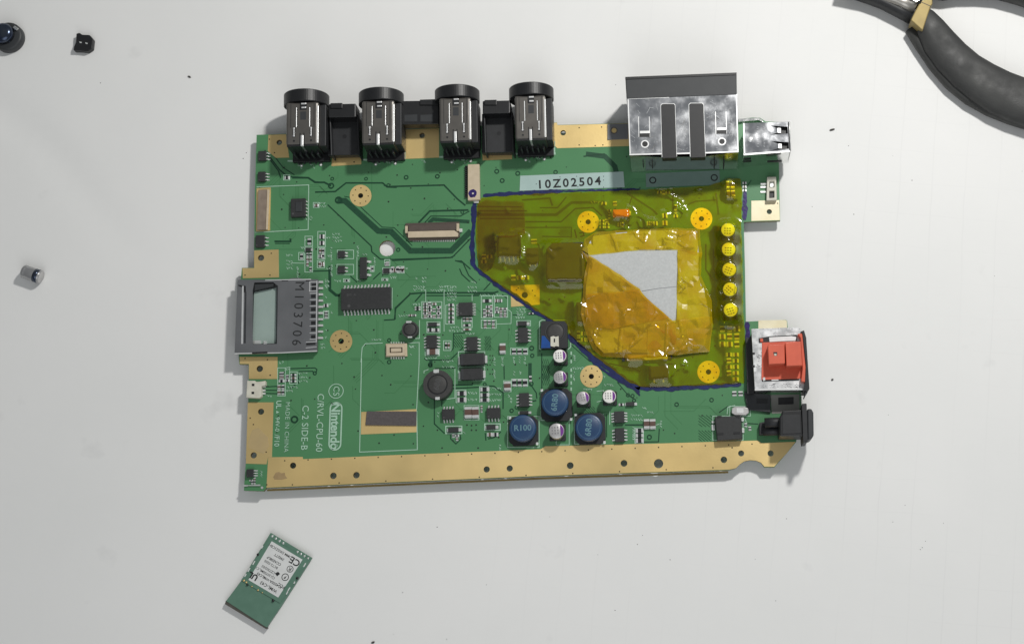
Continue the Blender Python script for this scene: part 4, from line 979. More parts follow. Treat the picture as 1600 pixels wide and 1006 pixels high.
# ------------------------------------------------------------------ controller ports
def port(sx, top, near, dark=False):
    """sx: image x of the shell's top-left and top-right corner; top: image y of the ring's crown; near: y of shell's near top edge"""
    H = 12.6
    p0, p1 = PB(sx[0], near, H), PB(sx[1], near, H)
    w = (p1-p0).length; c = (p0+p1)/2
    R = 7.55; zc = 6.3
    crown = PB((sx[0]+sx[1])/2+2, top, zc+R)
    L = crown.y - c.y                               # near top edge of shell to far rim of ring
    base = (c.x, c.y, ZB)
    def sub(name, b, m, bev=0.0, kind=None): return obj(name, b, m, o, base, ANG, bev, kind=kind)
    o = obj('controller_port', MB().box(-w/2-0.3, -2.6, 0.03, w/2+1.6, 0.2, 1.6).box(-w/2+0.25, -0.5, 1.5, w/2-0.25, L-4.5, H-0.35), 'black', board, base, ANG, 0.15)
    sub('shell', MB().box(-w/2, 0.0, 1.2, w/2, L-4.4, H), 'darkmetal', 0.7)
    # flange ring (axis along the board's y)
    rb = MB().lathe([(R-0.25, L-4.3), (R, L-4.05), (R, L-0.25), (R-0.25, L), (R-1.3, L), (R-1.35, L-0.8), (5.0, L-0.85), (4.9, L-4.3)], 64, (0, zc), 'y', smooth=False)
    sub('flange_ring', rb, 'black')
    sub('side_shroud', MB().box(w/2-0.3, 0.3, 0.5, w/2+1.9, L-4.4, H-3.2), 'blackmatt', 0.3)
    T = L-4.4
    sub('edge_strip', MB().box(w/2-0.52, 0.35, H-0.25, w/2+0.03, T*0.90, H+0.05), 'edgehi', 0.08)
    for x, sh in ((-w*0.18, -w*0.07), (w*0.23, w*0.05)):
        sub('rib', MB().box(x-0.13, T*0.41, H-0.02, x+0.13, T*0.87, H+0.07), 'edgehi', 0.05)
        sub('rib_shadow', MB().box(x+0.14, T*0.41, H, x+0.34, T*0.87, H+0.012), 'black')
        sub('recess', MB().box(x+sh-0.42, T*0.17, H, x+sh+0.42, T*0.41, H+0.02), 'black')
        sub('spring_tab', MB().box(x+sh-0.3, T*0.19, H+0.005, x+sh+0.2, T*0.225, H+0.10).box(x+sh-0.3, T*0.36, H+0.005, x+sh+0.25, T*0.40, H+0.10).box(x+sh-0.18, T*0.22, H+0.005, x+sh+0.12, T*0.37, H+0.05), 'edgehi', 0.03)
        sub('punch_hole', MB().disc((x+sh, T*0.09), 0.36, H+0.015, 14), 'black')
    sub('seam', MB().box(-w*0.36, T*0.40, H, -w*0.345, T*0.97, H+0.012).box(w*0.36, T*0.40, H, w*0.375, T*0.97, H+0.012), 'black')
    sub('latch_window', MB().box(-w*0.06, T*0.58, H, w*0.12, T*0.77, H+0.02), 'bezel')
    sub('latch', MB().box(-w*0.075, T*0.81, H+0.02, w*0.135, T*0.975, H+0.06), 'black')
    sub('latch_hook', MB().box(-w*0.03, T*0.935, H+0.06, w*0.12, T*0.97, H+0.25).box(-w*0.02, T*0.845, H+0.06, w*0.115, T*0.88, H+0.2), 'edgehi', 0.04)
    sub('slit', MB().box(-w*0.075, 0.05, H, -w*0.045, T*0.27, H+0.02).box(w*0.045, 0.05, H, w*0.075, T*0.27, H+0.02), 'black')
    tn = MB().box(-w*0.04, -0.25, H-1.6, w*0.04, T*0.22, H+0.03).box(-w*0.04, -0.5, 6.0, w*0.04, -0.2, H-0.05)
    sub('ground_tongue', tn, 'edgehi', 0.1)
    pn = MB()
    for i in range(5):
        x = -w*0.36 + i*w*0.18; pn.box(x-0.28, -1.6, 0.9, x+0.28, -0.5, 6.5).box(x-0.28, -3.0, 0.05, x+0.28, -1.4, 1.0)
    sub('pin_row', pn, 'bezel', 0.08)
    sb = MB()
    for x in (-w*0.28, w*0.33):
        sb.lathe([(0.62, 0.02), (0.5, 0.35), (0.0, 0.5)], 12, (x, -3.3))
    sub('solder_joint', sb, 'solder')
    return o, c, w, L
pA = port((446.5,497), 138, 226); pB = port((565,616), 135.5, 224); pC = port((686.5,736), 131, 220.5); pD = port((805,853.5), 127.5, 217)
def bridge(x0, x1, y0, y1, h, z0, yb=None, ribs=True):
    o = quad('port_bridge', 'p', [(x0,y0),(x1,y0-1),(x1,y1-1),(x0,y1)], h, z0, 'black', board, 0.3)
    if yb:
        quad('plate', 'p', [(x0-1,y1),(x1+4,y1-1),(x1+6,yb-1),(x0-1,yb)], 3.5, 0.06, 'blackmatt', o, 0.2)
        for xx in (x0+1, x1+1): quad('side_rib', 'p', [(xx,y1-4),(xx+2.5,y1-4),(xx+5,yb),(xx+2.5,yb)], 6.5, 0.06, 'blackmatt', o, 0.2)
        c = PB((x0+x1)/2+4, (y1+yb)/2, 3.5); obj('screw_hole', MB().disc(c, 0.75, ZB+3.52, 16), 'black', o)
        quad('foot', 'p', [(x0+3,y0-1.5),(x0+22,y0-2),(x0+22,y0+6),(x0+3,y0+6)], h+0.5, h, 'black', o, 0.15)
    else:
        for xx in (x0+6, x0+31): quad('pocket', 'p', [(xx,y1-15),(xx+20,y1-16),(xx+20,y1-5),(xx,y1-5)], h+0.012, h, 'bezel', o)
        quad('foot', 'p', [(x0+30,y0-2),(x1,y0-3),(x1,y0+6),(x0+30,y0+6)], h+0.5, h, 'black', o, 0.15)
    return o
bridge(513, 556, 163, 184, 8.5, 1.5, 243); bridge(626, 686, 158, 195, 6.5, 2.0); bridge(754, 797, 158, 178, 8.5, 1.5, 239)

# ------------------------------------------------------------------ big steel connector box
BH = 16.0
mt = [(100,245),(965,210),(975,665),(120,690)]
st1, st2 = [(365,300),(377,290),(468,290),(476,300),(488,702),(375,706)], [(586,296),(597,285),(690,285),(700,296),(714,698),(597,702)]
o = quad('video_connector', 'X', mt, BH, BH-0.4, 'box', board, 0.12, holes=[st1, st2])
qq = xy(zl('X', mt), BH)
ic = Vector((sum(p[0] for p in qq)/4, sum(p[1] for p in qq)/4))
qi = [tuple(ic + (Vector(p)-ic)*0.985) for p in qq]; qj = [tuple(ic + (Vector(p)-ic)*0.95) for p in qq]
obj('shell_wall', MB().prism(qi, ZB+0.1, ZB+BH-0.4, [qj]), 'steel', o)
obj('core', MB().prism(qj, ZB+0.2, ZB+BH-0.45), 'bezel', o)
quad('bezel', 'X', [(85,80),(960,45),(962,214),(95,248)], BH+0.25, 0.5, 'bezel', o, 0.25)
quad('bezel_rim', 'X', [(85,78),(960,43),(960,62),(85,98)], BH+0.45, BH+0.2, 'black', o, 0.05)
for s in (st1, st2):
    t = [list(p) for p in s]; t[4][1] += 12; t[5][1] += 12; t[4][0] += 1; t[5][0] += 1
    quad('black_bar', 'X', [tuple(p) for p in t], BH+0.15, BH-3.2, 'black', o, 0.15)
for s in (st1, st2):
    b = MB(); z = xy(zl('X', s), BH); b.ribbon(z, 0.22, ZB+BH+0.02, True); obj('pressed_edge', b, 'edgehi', o)
b = MB().ribbon(xy(zl('X', [(108,255),(124,684)]), BH), 0.35, ZB+BH+0.02); b.ribbon(xy(zl('X', [(118,688),(370,682)]), BH), 0.45, ZB+BH+0.02); b.ribbon(xy(zl('X', [(490,680),(595,677)]), BH), 0.45, ZB+BH+0.02); b.ribbon(xy(zl('X', [(715,674),(975,664)]), BH), 0.45, ZB+BH+0.02); b.ribbon(xy(zl('X', [(958,215),(971,660)]), BH), 0.35, ZB+BH+0.02); b.ribbon(xy(zl('X', [(105,250),(430,238)]), BH), 0.3, ZB+BH+0.02)
obj('bright_edge', b, 'edgehi', o)
for x0, y0, x1, y1 in ((195,390,272,550),(800,350,875,525)):
    b = MB()
    for x in (x0-6, x1+2): b.ribbon(xy(zl('X', [(x,y0),(x+4,y1)]), BH), 0.22, ZB+BH+0.02)
    obj('pressed_edge', b, 'edgehi', o)
    quad('latch_slot', 'X', [(x0,y1-30),(x1+6,y1-33),(x1+6,y1),(x0,y1)], BH+0.03, BH, 'black', o)
    quad('spring_latch', 'X', [(x0+4,y1-48),(x1+4,y1-50),(x1+4,y1-30),(x0+4,y1-28)], BH+0.35, BH, 'edgehi', o, 0.1)
for x, y in ((240,605),(845,585)):
    c = PB(*zz('X', x, y), BH); obj('boss_ring', MB().ring(0.95, 1.35, ZB+BH+0.06, 24, (c.x, c.y), 0.06), 'edgehi', o); obj('screw_hole', MB().disc(c, 0.95, ZB+BH+0.015, 20), 'black', o)
fa, fb = PB(*zz('X', 122, 688), BH), PB(*zz('X', 974, 664), BH)
fd = Vector((math.sin(ANG), -math.cos(ANG), 0))
fv = [fa+fd*0.02, fb+fd*0.02, fb+fd*1.2, fa+fd*1.2]
fv = [(p.x, p.y, z) for p, z in zip(fv, (ZB+BH-0.3, ZB+BH-0.3, ZB+0.25, ZB+0.25))]
fi = [(p[0]-fd.x*0.3, p[1]-fd.y*0.3, p[2]) for p in fv]
obj('front_plate', MB().add(fv+fi, [(3,2,1,0),(4,5,6,7),(0,1,5,4),(1,2,6,5),(2,3,7,6),(3,0,4,7)]), 'steel', o)
fe = MB()
for x in (222,295,790,865): fe.prism(xy(zl('X', [(x-4,692),(x+4,692),(x+4,706),(x-4,706)]), BH), ZB+2, ZB+10.5)
obj('solder_leg', fe, 'bezel', o)
q = zl('C', [(345,365),(470,362),(470,455),(345,460)]); c = PB(*zz('C', 385, 405))
obj('mounting_tab', MB().prism(xy(q, 0.3), ZB+0.06, ZB+0.4, [[(c.x+0.9*math.cos(2*math.pi*i/16), c.y+0.9*math.sin(2*math.pi*i/16)) for i in range(16)]]), 'slot', o, bevel=0.05)
obj('tab_ring', MB().ring(0.95, 1.25, ZB+0.45, 24, (c.x, c.y), 0.05), 'darkmetal', o)

random.seed(11); sc = MB(); so_ = MB()
def stroke(x, y, L, a, b, w=0.09):
    q = [(x+L*t*math.cos(a), y+L*t*math.sin(a)+b*t*(1-t)*L) for t in (0, .33, .66, 1)]
    ok = all(112 < u < 960 and 255 < v < 660 and not (355 < u < 490 and v > 280) and not (575 < u < 718 and v > 275) for u, v in q)
    if ok: (sc if random.random() < 0.75 else so_).ribbon(xy(zl('X', q), BH), w, ZB+BH+0.012)
for i in range(90): stroke(random.uniform(110,950), random.uniform(250,650), random.uniform(6,60), random.uniform(0,3.14), random.uniform(-.5,.5), random.uniform(.05,.13))
for i in range(60): stroke(random.uniform(490,580), random.uniform(380,660), random.uniform(4,18), random.uniform(0,3.14), 0, .10)
for i in range(70): stroke(random.uniform(720,950), random.uniform(300,640), random.uniform(3,22), random.uniform(0,3.14), random.uniform(-.6,.6), .09)
for i in range(40): stroke(random.uniform(215,360), random.uniform(570,660), random.uniform(3,14), random.uniform(0,3.14), 0, .10)
obj('scratch', sc, 'scratch', o, kind='stuff'); obj('scratch', so_, 'darkmetal', o, kind='stuff')

# ------------------------------------------------------------------ double port at right (steel shell, open to the right)
UH = 13.4
uo = [(115,120),(490,108),(503,352),(120,384)]
c1 = [(335,140),(478,150),(480,205),(345,215),(395,200),(395,160)]; c2 = [(345,268),(488,278),(490,330),(352,345),(402,328),(402,290)]
o = quad('twin_port', 'W', uo, UH, UH-0.35, 'box', board, 0.06, holes=[c1, c2])
qq = xy(zl('W', uo), UH); ic = Vector((sum(p[0] for p in qq)/4, sum(p[1] for p in qq)/4))
obj('shell_wall', MB().prism([tuple(ic+(Vector(p)-ic)*0.985) for p in qq], ZB+0.1, ZB+UH-0.35, [[tuple(ic+(Vector(p)-ic)*0.93) for p in qq]]), 'steel', o)
obj('core', MB().prism([tuple(ic+(Vector(p)-ic)*0.92) for p in qq], ZB+0.2, ZB+UH-1.6), 'black', o)
quad('spring_leaf', 'W', [(395,158),(425,160),(425,202),(395,200)], UH-0.3, UH-1.2, 'edgehi', o, 0.1); quad('spring_leaf', 'W', [(402,288),(432,290),(432,330),(402,328)], UH-0.3, UH-1.2, 'edgehi', o, 0.1)
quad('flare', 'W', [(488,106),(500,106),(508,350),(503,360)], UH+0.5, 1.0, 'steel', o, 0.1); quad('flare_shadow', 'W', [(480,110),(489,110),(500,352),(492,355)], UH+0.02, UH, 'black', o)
quad('bright_edge', 'W', [(112,372),(505,345),(505,356),(118,386)], UH+0.05, UH-0.2, 'edgehi', o); quad('bright_edge', 'W', [(112,120),(122,120),(128,375),(118,380)], UH+0.05, UH-0.2, 'edgehi', o)
c = PB(*zz('W', 172, 252), UH); obj('dimple', MB().lathe([(1.0, 0), (0.95, 0.12), (0.5, 0.25), (0, 0.28)], 20), 'edgehi', o, (c.x, c.y, ZB+UH))
b = MB()
for x in (235,285):
    for i in range(11):
        y = 150+i*16; b.ribbon(xy(zl('W', [(x-8+random.uniform(-4,4),y),(x+8,y+random.uniform(-5,5))]), UH), 0.16, ZB+UH+0.012)
obj('stamped_mark', b, 'slot', o)
quad('rear_bracket', 'W', [(70,85),(235,75),(262,85),(282,108),(270,112),(240,95),(70,110)], 1.2, 0.05, 'steel', o, 0.1)
fe = MB()
for x0, x1 in ((120,185),(320,440)): fe.prism(xy(zl('W', [(x0,388),(x1,384),(x1,392),(x0,396)]), UH), ZB+6.5, ZB+8)
obj('side_slot', fe, 'black', o)

# ------------------------------------------------------------------ red connector
RH = 8.5
fo = [(150,210),(620,195),(660,240),(712,810),(185,815)]
op = [(270,345),(600,330),(650,720),(260,735)]
slot1 = [(222,305),(300,290),(330,285),(330,348),(225,352)]
o = quad('red_port', 'Y', [(150,212),(612,196),(640,222),(680,812),(185,816)], RH, RH-0.4, 'redsteel', board, 0.1, holes=[[(262,350),(640,335),(655,690),(250,700)]])
qq = xy(zl('Y', [(160,216),(630,205),(672,805),(192,808)]), RH); ic = Vector((sum(p[0] for p in qq)/4, sum(p[1] for p in qq)/4))
obj('shell_wall', MB().prism(qq, ZB+0.1, ZB+RH-0.4, [[tuple(ic+(Vector(p)-ic)*0.94) for p in qq]]), 'steel', o)
quad('red_base', 'Y', [(255,345),(640,332),(655,700),(250,712)], RH+0.2, 0.3, 'red', o, 0.1)
quad('red_block', 'Y', [(312,370),(478,362),(482,552),(322,560)], RH+5.2, RH, 'red', o, 0.25); quad('red_block', 'Y', [(484,345),(638,335),(652,572),(496,578)], RH+5.5, RH, 'red', o, 0.25)
quad('red_flange', 'Y', [(605,262),(650,252),(684,580),(678,735),(640,725),(655,600),(635,300)], RH+2.6, 0.5, 'red', o, 0.15)
quad('black_rim', 'Y', [(635,240),(668,226),(690,300),(722,800),(706,822),(662,815),(680,740),(687,560),(655,262)], RH+2.9, 0.5, 'black', o, 0.1)
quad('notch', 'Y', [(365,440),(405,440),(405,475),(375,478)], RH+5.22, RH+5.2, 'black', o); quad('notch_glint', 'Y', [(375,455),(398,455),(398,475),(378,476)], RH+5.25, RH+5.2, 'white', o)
quad('slot', 'Y', [(222,305),(330,285),(600,270),(600,330),(330,345),(225,352)], RH+0.02, RH, 'black', o); quad('inner_plate', 'Y', [(325,295),(545,283),(590,290),(592,325),(330,340)], RH+0.06, RH, 'edgehi', o)
quad('slot', 'Y', [(250,690),(345,675),(620,665),(620,720),(345,728),(255,732)], RH+0.02, RH, 'black', o); quad('inner_plate', 'Y', [(348,683),(415,680),(418,718),(350,720)], RH+0.06, RH, 'edgehi', o)
for q in ([(235,308),(265,305),(268,338),(240,342)], [(262,690),(288,688),(288,720),(265,722)]): quad('contact', 'Y', q, RH+0.4, RH, 'red' if q[0][0] < 250 else 'tin', o, 0.1)
sc = MB(); random.seed(3)
for i in range(34): 
    x, y = random.uniform(250,640), random.uniform(752,785); sc.ribbon(xy(zl('Y', [(x,y),(x+random.uniform(4,26),y+random.uniform(-9,9))]), RH), 0.14, ZB+RH+0.012)
for i in range(30):
    x, y = random.uniform(190,260), random.uniform(440,590); sc.ribbon(xy(zl('Y', [(x,y),(x+random.uniform(4,22),y+random.uniform(-12,12))]), RH), 0.14, ZB+RH+0.012)
obj('scratch', sc, 'slot', o, kind='stuff')
quad('bright_edge', 'Y', [(185,800),(665,792),(668,806),(185,818)], RH+0.06, RH-0.2, 'edgehi', o)
b = MB()
for y in (455,580): b.prism(xy(zl('Y', [(158,y-12),(185,y-12),(185,y+12),(165,y+12)]), RH), ZB+RH, ZB+RH+0.02)
obj('rivet', b, 'black', o)
o.children[0]
quad('shadow_block', 'Y', [(95,300),(160,290),(185,815),(175,850),(110,850)], 3.0, 0.05, 'blackmatt', o, 0.1); quad('hook', 'Y', [(665,815),(705,820),(680,875),(672,870),(682,840)], RH, 2.0, 'slot', o)  # first block is black to draw in the shadow left of the port

# ------------------------------------------------------------------ driver coil, silver part, power jack
o = quad('relay_block', 'M', [(275,615),(425,608),(432,738),(290,748)], 3.0, 0.05, 'epoxy', board, 0.25)
quad('edge_clip', 'M', [(290,608),(315,608),(312,618),(290,620)], 3.1, 0.1, 'black', o); quad('edge_clip', 'M', [(390,606),(418,606),(415,622),(395,616)], 3.1, 0.1, 'black', o)
quad('edge_clip', 'M', [(288,705),(325,703),(325,715),(290,717)], 3.08, 3.0, 'black', o); quad('edge_clip', 'M', [(380,700),(418,698),(418,710),(380,712)], 3.08, 3.0, 'black', o)
b = MB()
for x0, y0, x1, y1 in ((258,660,276,690),(424,620,440,640),(425,680,442,705),(258,640,274,650)): b.prism(xy(zl('M', [(x0,y0),(x1,y0),(x1,y1),(x0,y1)])), ZB+0.05, ZB+0.7)
obj('terminal', b, 'tin', o, bevel=0.1)
o = quad('crystal', 'M', [(372,566),(385,558),(445,558),(465,566),(468,592),(452,604),(385,604),(370,592)], 1.6, 0.05, 'alu', board, 0.25)
quad('lid', 'M', [(398,566),(438,565),(438,592),(398,594)], 1.68, 1.6, 'edgehi', o, 0.05)
JH = 10.5
o = quad('power_jack', 'M', [(650,600),(655,580),(765,574),(775,720),(640,722),(640,610)], JH, 0.05, 'black', board, 0.4)
quad('top_panel', 'M', [(655,605),(755,600),(760,705),(658,710)], JH+0.12, JH, 'blackmatt', o, 0.1)
quad('flange', 'M', [(765,540),(792,538),(798,755),(772,758)], JH+1.0, 0.8, 'blackmatt', o, 0.3)
quad('mouth', 'M', [(794,570),(818,568),(830,590),(832,720),(815,740),(798,742)], JH-1.0, 1.0, 'bezel', o, 0.5)
b = MB(); c = PB(*zz('M', 612, 642), 6.5)
r0 = 1.6; b.lathe([(r0, -3.2), (r0, 3.4)], 20, (0, 0), 'x'); obj('contact_barrel', b, 'blackmatt', o, (c.x, c.y, ZB+4.9), ANG)
c = PB(*zz('M', 610, 690), 4.0); b = MB().lathe([(1.5, -3.6), (1.5, 3.6)], 20, (0, 0), 'x'); obj('contact_barrel', b, 'blackmatt', o, (c.x, c.y, ZB+2.5), ANG)
quad('rear_block', 'M', [(525,648),(560,640),(595,640),(595,712),(525,715)], 2.5, 0.05, 'blackmatt', o, 0.25)
quad('side_block', 'M', [(440,475),(590,490),(590,590),(460,575)], 1.0, 0.05, 'bezel', o, 0.2)
gold([(1204,617),(1249,616),(1249,645),(1206,646)], 'goldshade')
for q in ([(1216,621),(1240,620),(1240,631),(1216,632)], [(1182,622),(1200,623),(1199,630),(1182,630)]): quad('slot', 'p', q, 1.06 if q[0][0] < 1210 else 0.2, 0.12, 'black', o)

# ------------------------------------------------------------------ marker line
def ink(pts, w, m, z=0.17, jit=1.5, name='marker_line'):
    dense = []
    for (x0, y0), (x1, y1) in zip(pts, pts[1:]):
        n = max(2, int(math.hypot(x1-x0, y1-y0)/5))
        dense += [(x0+(x1-x0)*i/n + random.uniform(-jit, jit)*0.5, y0+(y1-y0)*i/n + random.uniform(-jit, jit)*0.5) for i in range(n)]
    dense.append(pts[-1])
    ws = [pxmm(1.2*w*random.uniform(0.55, 1.25)) for _ in dense]; ws[0] *= 0.5; ws[-1] *= 0.5
    return obj(name, MB().ribbon(xy(dense), ws, ZB+z), m, board)
ink([(741,319),(740.5,345),(738.5,370),(738,392),(739.5,412),(743,419),(760,433),(780,447),(800,460),(822,475),(842,490),(862,503),(876,515)], 6.2, 'ink')
ink([(742,318),(741,345)], 8.5, 'ink', 0.16)
ink([(755,306),(790,303.5),(830,301),(880,299)], 5.5, 'ink'); ink([(880,299),(940,297.5),(1000,296)], 2.6, 'ink'); ink([(770,304),(850,301.5)], 4, 'ink', 0.19)
ink([(888,523),(905,540),(925,557),(945,570),(962,586),(985,601),(1000,607)], 8.5, 'ink'); ink([(900,537),(930,568),(960,590),(1000,612)], 4, 'ink', 0.19); ink([(938,562),(975,590),(992,601)], 5, 'ink', 0.2); ink([(985,598),(1000,618)], 3, 'ink', 0.21); ink([(820,299),(845,304),(870,298)], 2.5, 'ink', 0.21); ink([(790,306),(812,301),(838,304.5)], 2.5, 'ink', 0.215)
ink([(985,606),(1020,606.5),(1050,608),(1085,605),(1120,603),(1158,600)], 6.0, 'ink'); ink([(985,602),(1040,605),(1140,599)], 2.6, 'ink', 0.19)
ink([(1163.5,300),(1164,320),(1163.5,344)], 8, 'violet'); ink([(1167,503),(1168.5,525),(1169,545)], 6.5, 'violet')

# ================================================================== amber film and tapes
def seg_dist(p, a, b):
    dx, dy = b[0]-a[0], b[1]-a[1]; L2 = dx*dx+dy*dy
    t = 0 if L2 == 0 else max(0, min(1, ((p[0]-a[0])*dx+(p[1]-a[1])*dy)/L2))
    return math.hypot(p[0]-a[0]-t*dx, p[1]-a[1]-t*dy), t
def sheet(name, poly, hfun, step, m, ridges=(), jag=0.25, thick=None):
    """thin film lying over things: triangulated inside poly (world mm), height hfun(x, y) above the board"""
    bd = []
    n = len(poly)
    for i in range(n):
        a, b = Vector(poly[i]), Vector(poly[(i+1) % n]); k = max(1, int((b-a).length/(step*1.2)))
        for j in range(k):
            p = a + (b-a)*j/k
            bd.append(p + Vector((random.uniform(-jag, jag), random.uniform(-jag, jag))))
    nb = len(bd)
    pts = list(bd)
    for bx, by, hw, hd, hh, rnd in (BUMPS if name == 'tape_film' else ()):
        for rr in ((hw-0.25, hw, hw+0.22, hw+0.5) if rnd else ()):
            for i in range(26):
                q = Vector((bx+rr*math.cos(2*math.pi*i/26), by+rr*math.sin(2*math.pi*i/26)))
                if inside(q, [tuple(p) for p in bd]): pts.append(q)
    pl = [tuple(p) for p in bd]
    x0, x1 = min(p[0] for p in pl), max(p[0] for p in pl); y0, y1 = min(p[1] for p in pl), max(p[1] for p in pl)
    segs = [(a, b, r[1]) for r in ridges for a, b in zip(r[0], r[0][1:])]
    for r, w, A in ridges:
        for a, b in zip(r, r[1:]):
            L = math.hypot(b[0]-a[0], b[1]-a[1]); k = max(2, int(L/0.35)); nx_, ny_ = -(b[1]-a[1])/L, (b[0]-a[0])/L
            for j in range(k+1):
                t = j/k
                for o_ in (-1, -0.5, 0, 0.5, 1):
                    q = Vector((a[0]+(b[0]-a[0])*t+nx_*o_*w, a[1]+(b[1]-a[1])*t+ny_*o_*w))
                    if inside(q, pl): pts.append(q)
    y = y0
    while y < y1:
        x = x0
        while x < x1:
            q = (x+random.uniform(-.15, .15)*step, y+random.uniform(-.15, .15)*step)
            if inside(q, pl) and not any(abs(q[0]-(a[0]+b[0])/2) < abs(a[0]-b[0])/2+1 and abs(q[1]-(a[1]+b[1])/2) < abs(a[1]-b[1])/2+1 and seg_dist(q, a, b)[0] < w_*1.12 for a, b, w_ in segs): pts.append(Vector(q))
            x += step
        y += step
    res = geometry.delaunay_2d_cdt(pts, [(i, (i+1) % nb) for i in range(nb)], [], 1, 1e-4)
    vs = []
    for v in res[0]:
        h = hfun(v.x, v.y)
        for r, w, A in ridges:
            for a, b in zip(r, r[1:]):
                if abs(v.x-(a[0]+b[0])/2) > abs(a[0]-b[0])/2+w or abs(v.y-(a[1]+b[1])/2) > abs(a[1]-b[1])/2+w: continue
                dd_, t = seg_dist((v.x, v.y), a, b)
                if dd_ < w: h += A*(1-(dd_/w)**2)*(0.86+0.14*math.sin(v.x*2.1+v.y*1.7))
        vs.append((v.x, v.y, ZB+h))
    fs = []
    for f in res[2]:
        a, b, c = (vs[i] for i in f[:3])
        fs.append(list(f) if (b[0]-a[0])*(c[1]-a[1])-(b[1]-a[1])*(c[0]-a[0]) > 0 else list(f)[::-1])
    return obj(name, MB().add(vs, fs, True), m)

# height field the film follows: pulled tight between the tops of the parts below it
film_px = [(745,312),(752,308),(800,304.5),(850,301),(900,299),(960,297),(1010,295),(1060,292),(1110,289),(1140,280),(1159,279),(1161,300),(1160,353),(1163,440),(1163.5,490),(1166,520),(1166,560),(1164,600),
           (1130,602),(1080,604),(1040,607),(1000,606),(985,600),(960,581),(940,567),(918,550),(895,530),(876,513),(855,498),(835,486),(815,471),(795,457),(775,443),(757,429),(746,418),(743,400),(742,360),(743,330)]
film_w = xy(film_px)
for c, w, d, h in PLACED:
    if inside((c.x, c.y), film_w): bump(c, w+0.2, d+0.2, h+0.05)
gx0, gx1 = min(p[0] for p in film_w)-2, max(p[0] for p in film_w)+2; gy0, gy1 = min(p[1] for p in film_w)-2, max(p[1] for p in film_w)+2
GS = 0.6; GW, GH = int((gx1-gx0)/GS)+2, int((gy1-gy0)/GS)+2
h0 = [[0.22]*GW for _ in range(GH)]
for bx, by, hw, hd, hh, rnd in BUMPS:
    for j in range(max(0, int((by-hd-gy0)/GS)-1), min(GH, int((by+hd-gy0)/GS)+3)):
        for i in range(max(0, int((bx-hw-gx0)/GS)-1), min(GW, int((bx+hw-gx0)/GS)+3)):
            x, y = gx0+i*GS-bx, gy0+j*GS-by
            if rnd: ok = math.hypot(x, y) < hw + 0.25
            else: ok = abs(x) < hw+0.3 and abs(y) < hd+0.3
            if ok: h0[j][i] = max(h0[j][i], hh+0.12)
hf = [r[:] for r in h0]
for it in range(26):
    nh = [r[:] for r in hf]
    for j in range(1, GH-1):
        a, b, c = hf[j-1], hf[j], hf[j+1]; z0 = h0[j]; nr = nh[j]
        for i in range(1, GW-1):
            v = (a[i]+c[i]+b[i-1]+b[i+1])*0.25 - 0.02
            nr[i] = v if v > z0[i] else z0[i]
    hf = nh
def film_h(x, y):
    u, v = (x-gx0)/GS, (y-gy0)/GS; i, j = int(u), int(v)
    if not (0 <= i < GW-1 and 0 <= j < GH-1): return 0.16
    u -= i; v -= j
    for bx, by, hw, hd, hh, rnd in BUMPS:
        if rnd:
            dd_ = math.hypot(x-bx, y-by)
            if dd_ < hw+0.12: return hh+0.14
    h = (hf[j][i]*(1-u)+hf[j][i+1]*u)*(1-v) + (hf[j+1][i]*(1-u)+hf[j+1][i+1]*u)*v
    vv = noise.voronoi(Vector((x*0.11, y*0.11, 3.3)))[0]
    return h + 0.22*min(0.4, vv[1]-vv[0]) + 0.10*abs(noise.noise(Vector((x*0.30, y*0.30, 2)))) + 0.06*noise.noise(Vector((x*0.9, y*0.8, 5))) + 0.05
def rl(k, lines, w=0.95, A=0.26): return [([tuple(PB(*zz(k, *p), 1.0).xy) for p in ln], w, A) for ln in lines]
fr = (rl('J', [[(485,490),(492,640)],[(460,655),(500,690)],[(490,635),(590,632)],[(630,540),(735,660)],[(605,570),(640,572)],[(445,770),(505,880)],[(470,765),(495,850)],[(365,275),(380,295)],[(300,480),(400,450),(500,435)],[(610,692),(640,696)],[(755,590),(790,575)],[(755,875),(800,890)],[(640,545),(720,585)],[(375,585),(345,578)],[(655,985),(700,1005)],[(1400,370),(1420,420)]])
      + rl('J', [[(960,680),(970,810)]], 0.8, 0.28)
      + rl('K', [[(420,300),(540,345),(620,380)],[(410,345),(375,390),(410,440)],[(425,395),(450,370)],[(775,185),(830,225)],[(790,230),(800,260),(850,290)],[(840,270),(845,330)],[(935,150),(985,138)],[(1105,160),(1095,200)],[(1240,220),(1245,260)],[(310,435),(345,440)],[(1260,100),(1275,130)],[(1195,290),(1200,260)],[(745,130),(765,128)],[(740,170),(760,190)]])
      + rl('L', [[(870,690),(970,590)],[(710,585),(780,598)],[(985,590),(1015,605)],[(830,555),(905,578)],[(940,540),(960,500)],[(985,470),(1020,440)],[(1180,330),(1200,320)],[(1250,690),(1310,590)],[(240,270),(275,240)],[(190,350),(160,380)],[(80,110),(95,120)],[(770,740),(775,735)],[(1000,630),(1010,632)]])
      + rl('J', [[(340,730),(345,740)],[(230,590),(235,600)],[(1120,870),(1135,875)],[(480,610),(470,660)]], 0.45, 0.3)
      + rl('L', [[(1360,110),(1375,30)],[(1380,200),(1385,150)]], 0.7,0.25))
fc = Vector((sum(p[0] for p in film_w)/len(film_w), sum(p[1] for p in film_w)/len(film_w)))
film_c = [tuple(Vector(p) + (fc-Vector(p)).normalized()*0.45) for p in film_w]
film_o = sheet('tape_film', film_c, film_h, 0.95, 'film', fr, 0.18)
film_o = tag(film_o, 'large see-through amber tape film stretched over the right half of the circuit board', 'adhesive tape')

obj('added_hole_plate', MB().box(-5, -5, ZB-2.2, 5, 5, ZB-1.7), 'underpad', board, (PB(605, 388).x, PB(605, 388).y, 0), ANG, label='added white plate that shows lit through the round hole')  # added close under the board so lamplight shows white in the hole
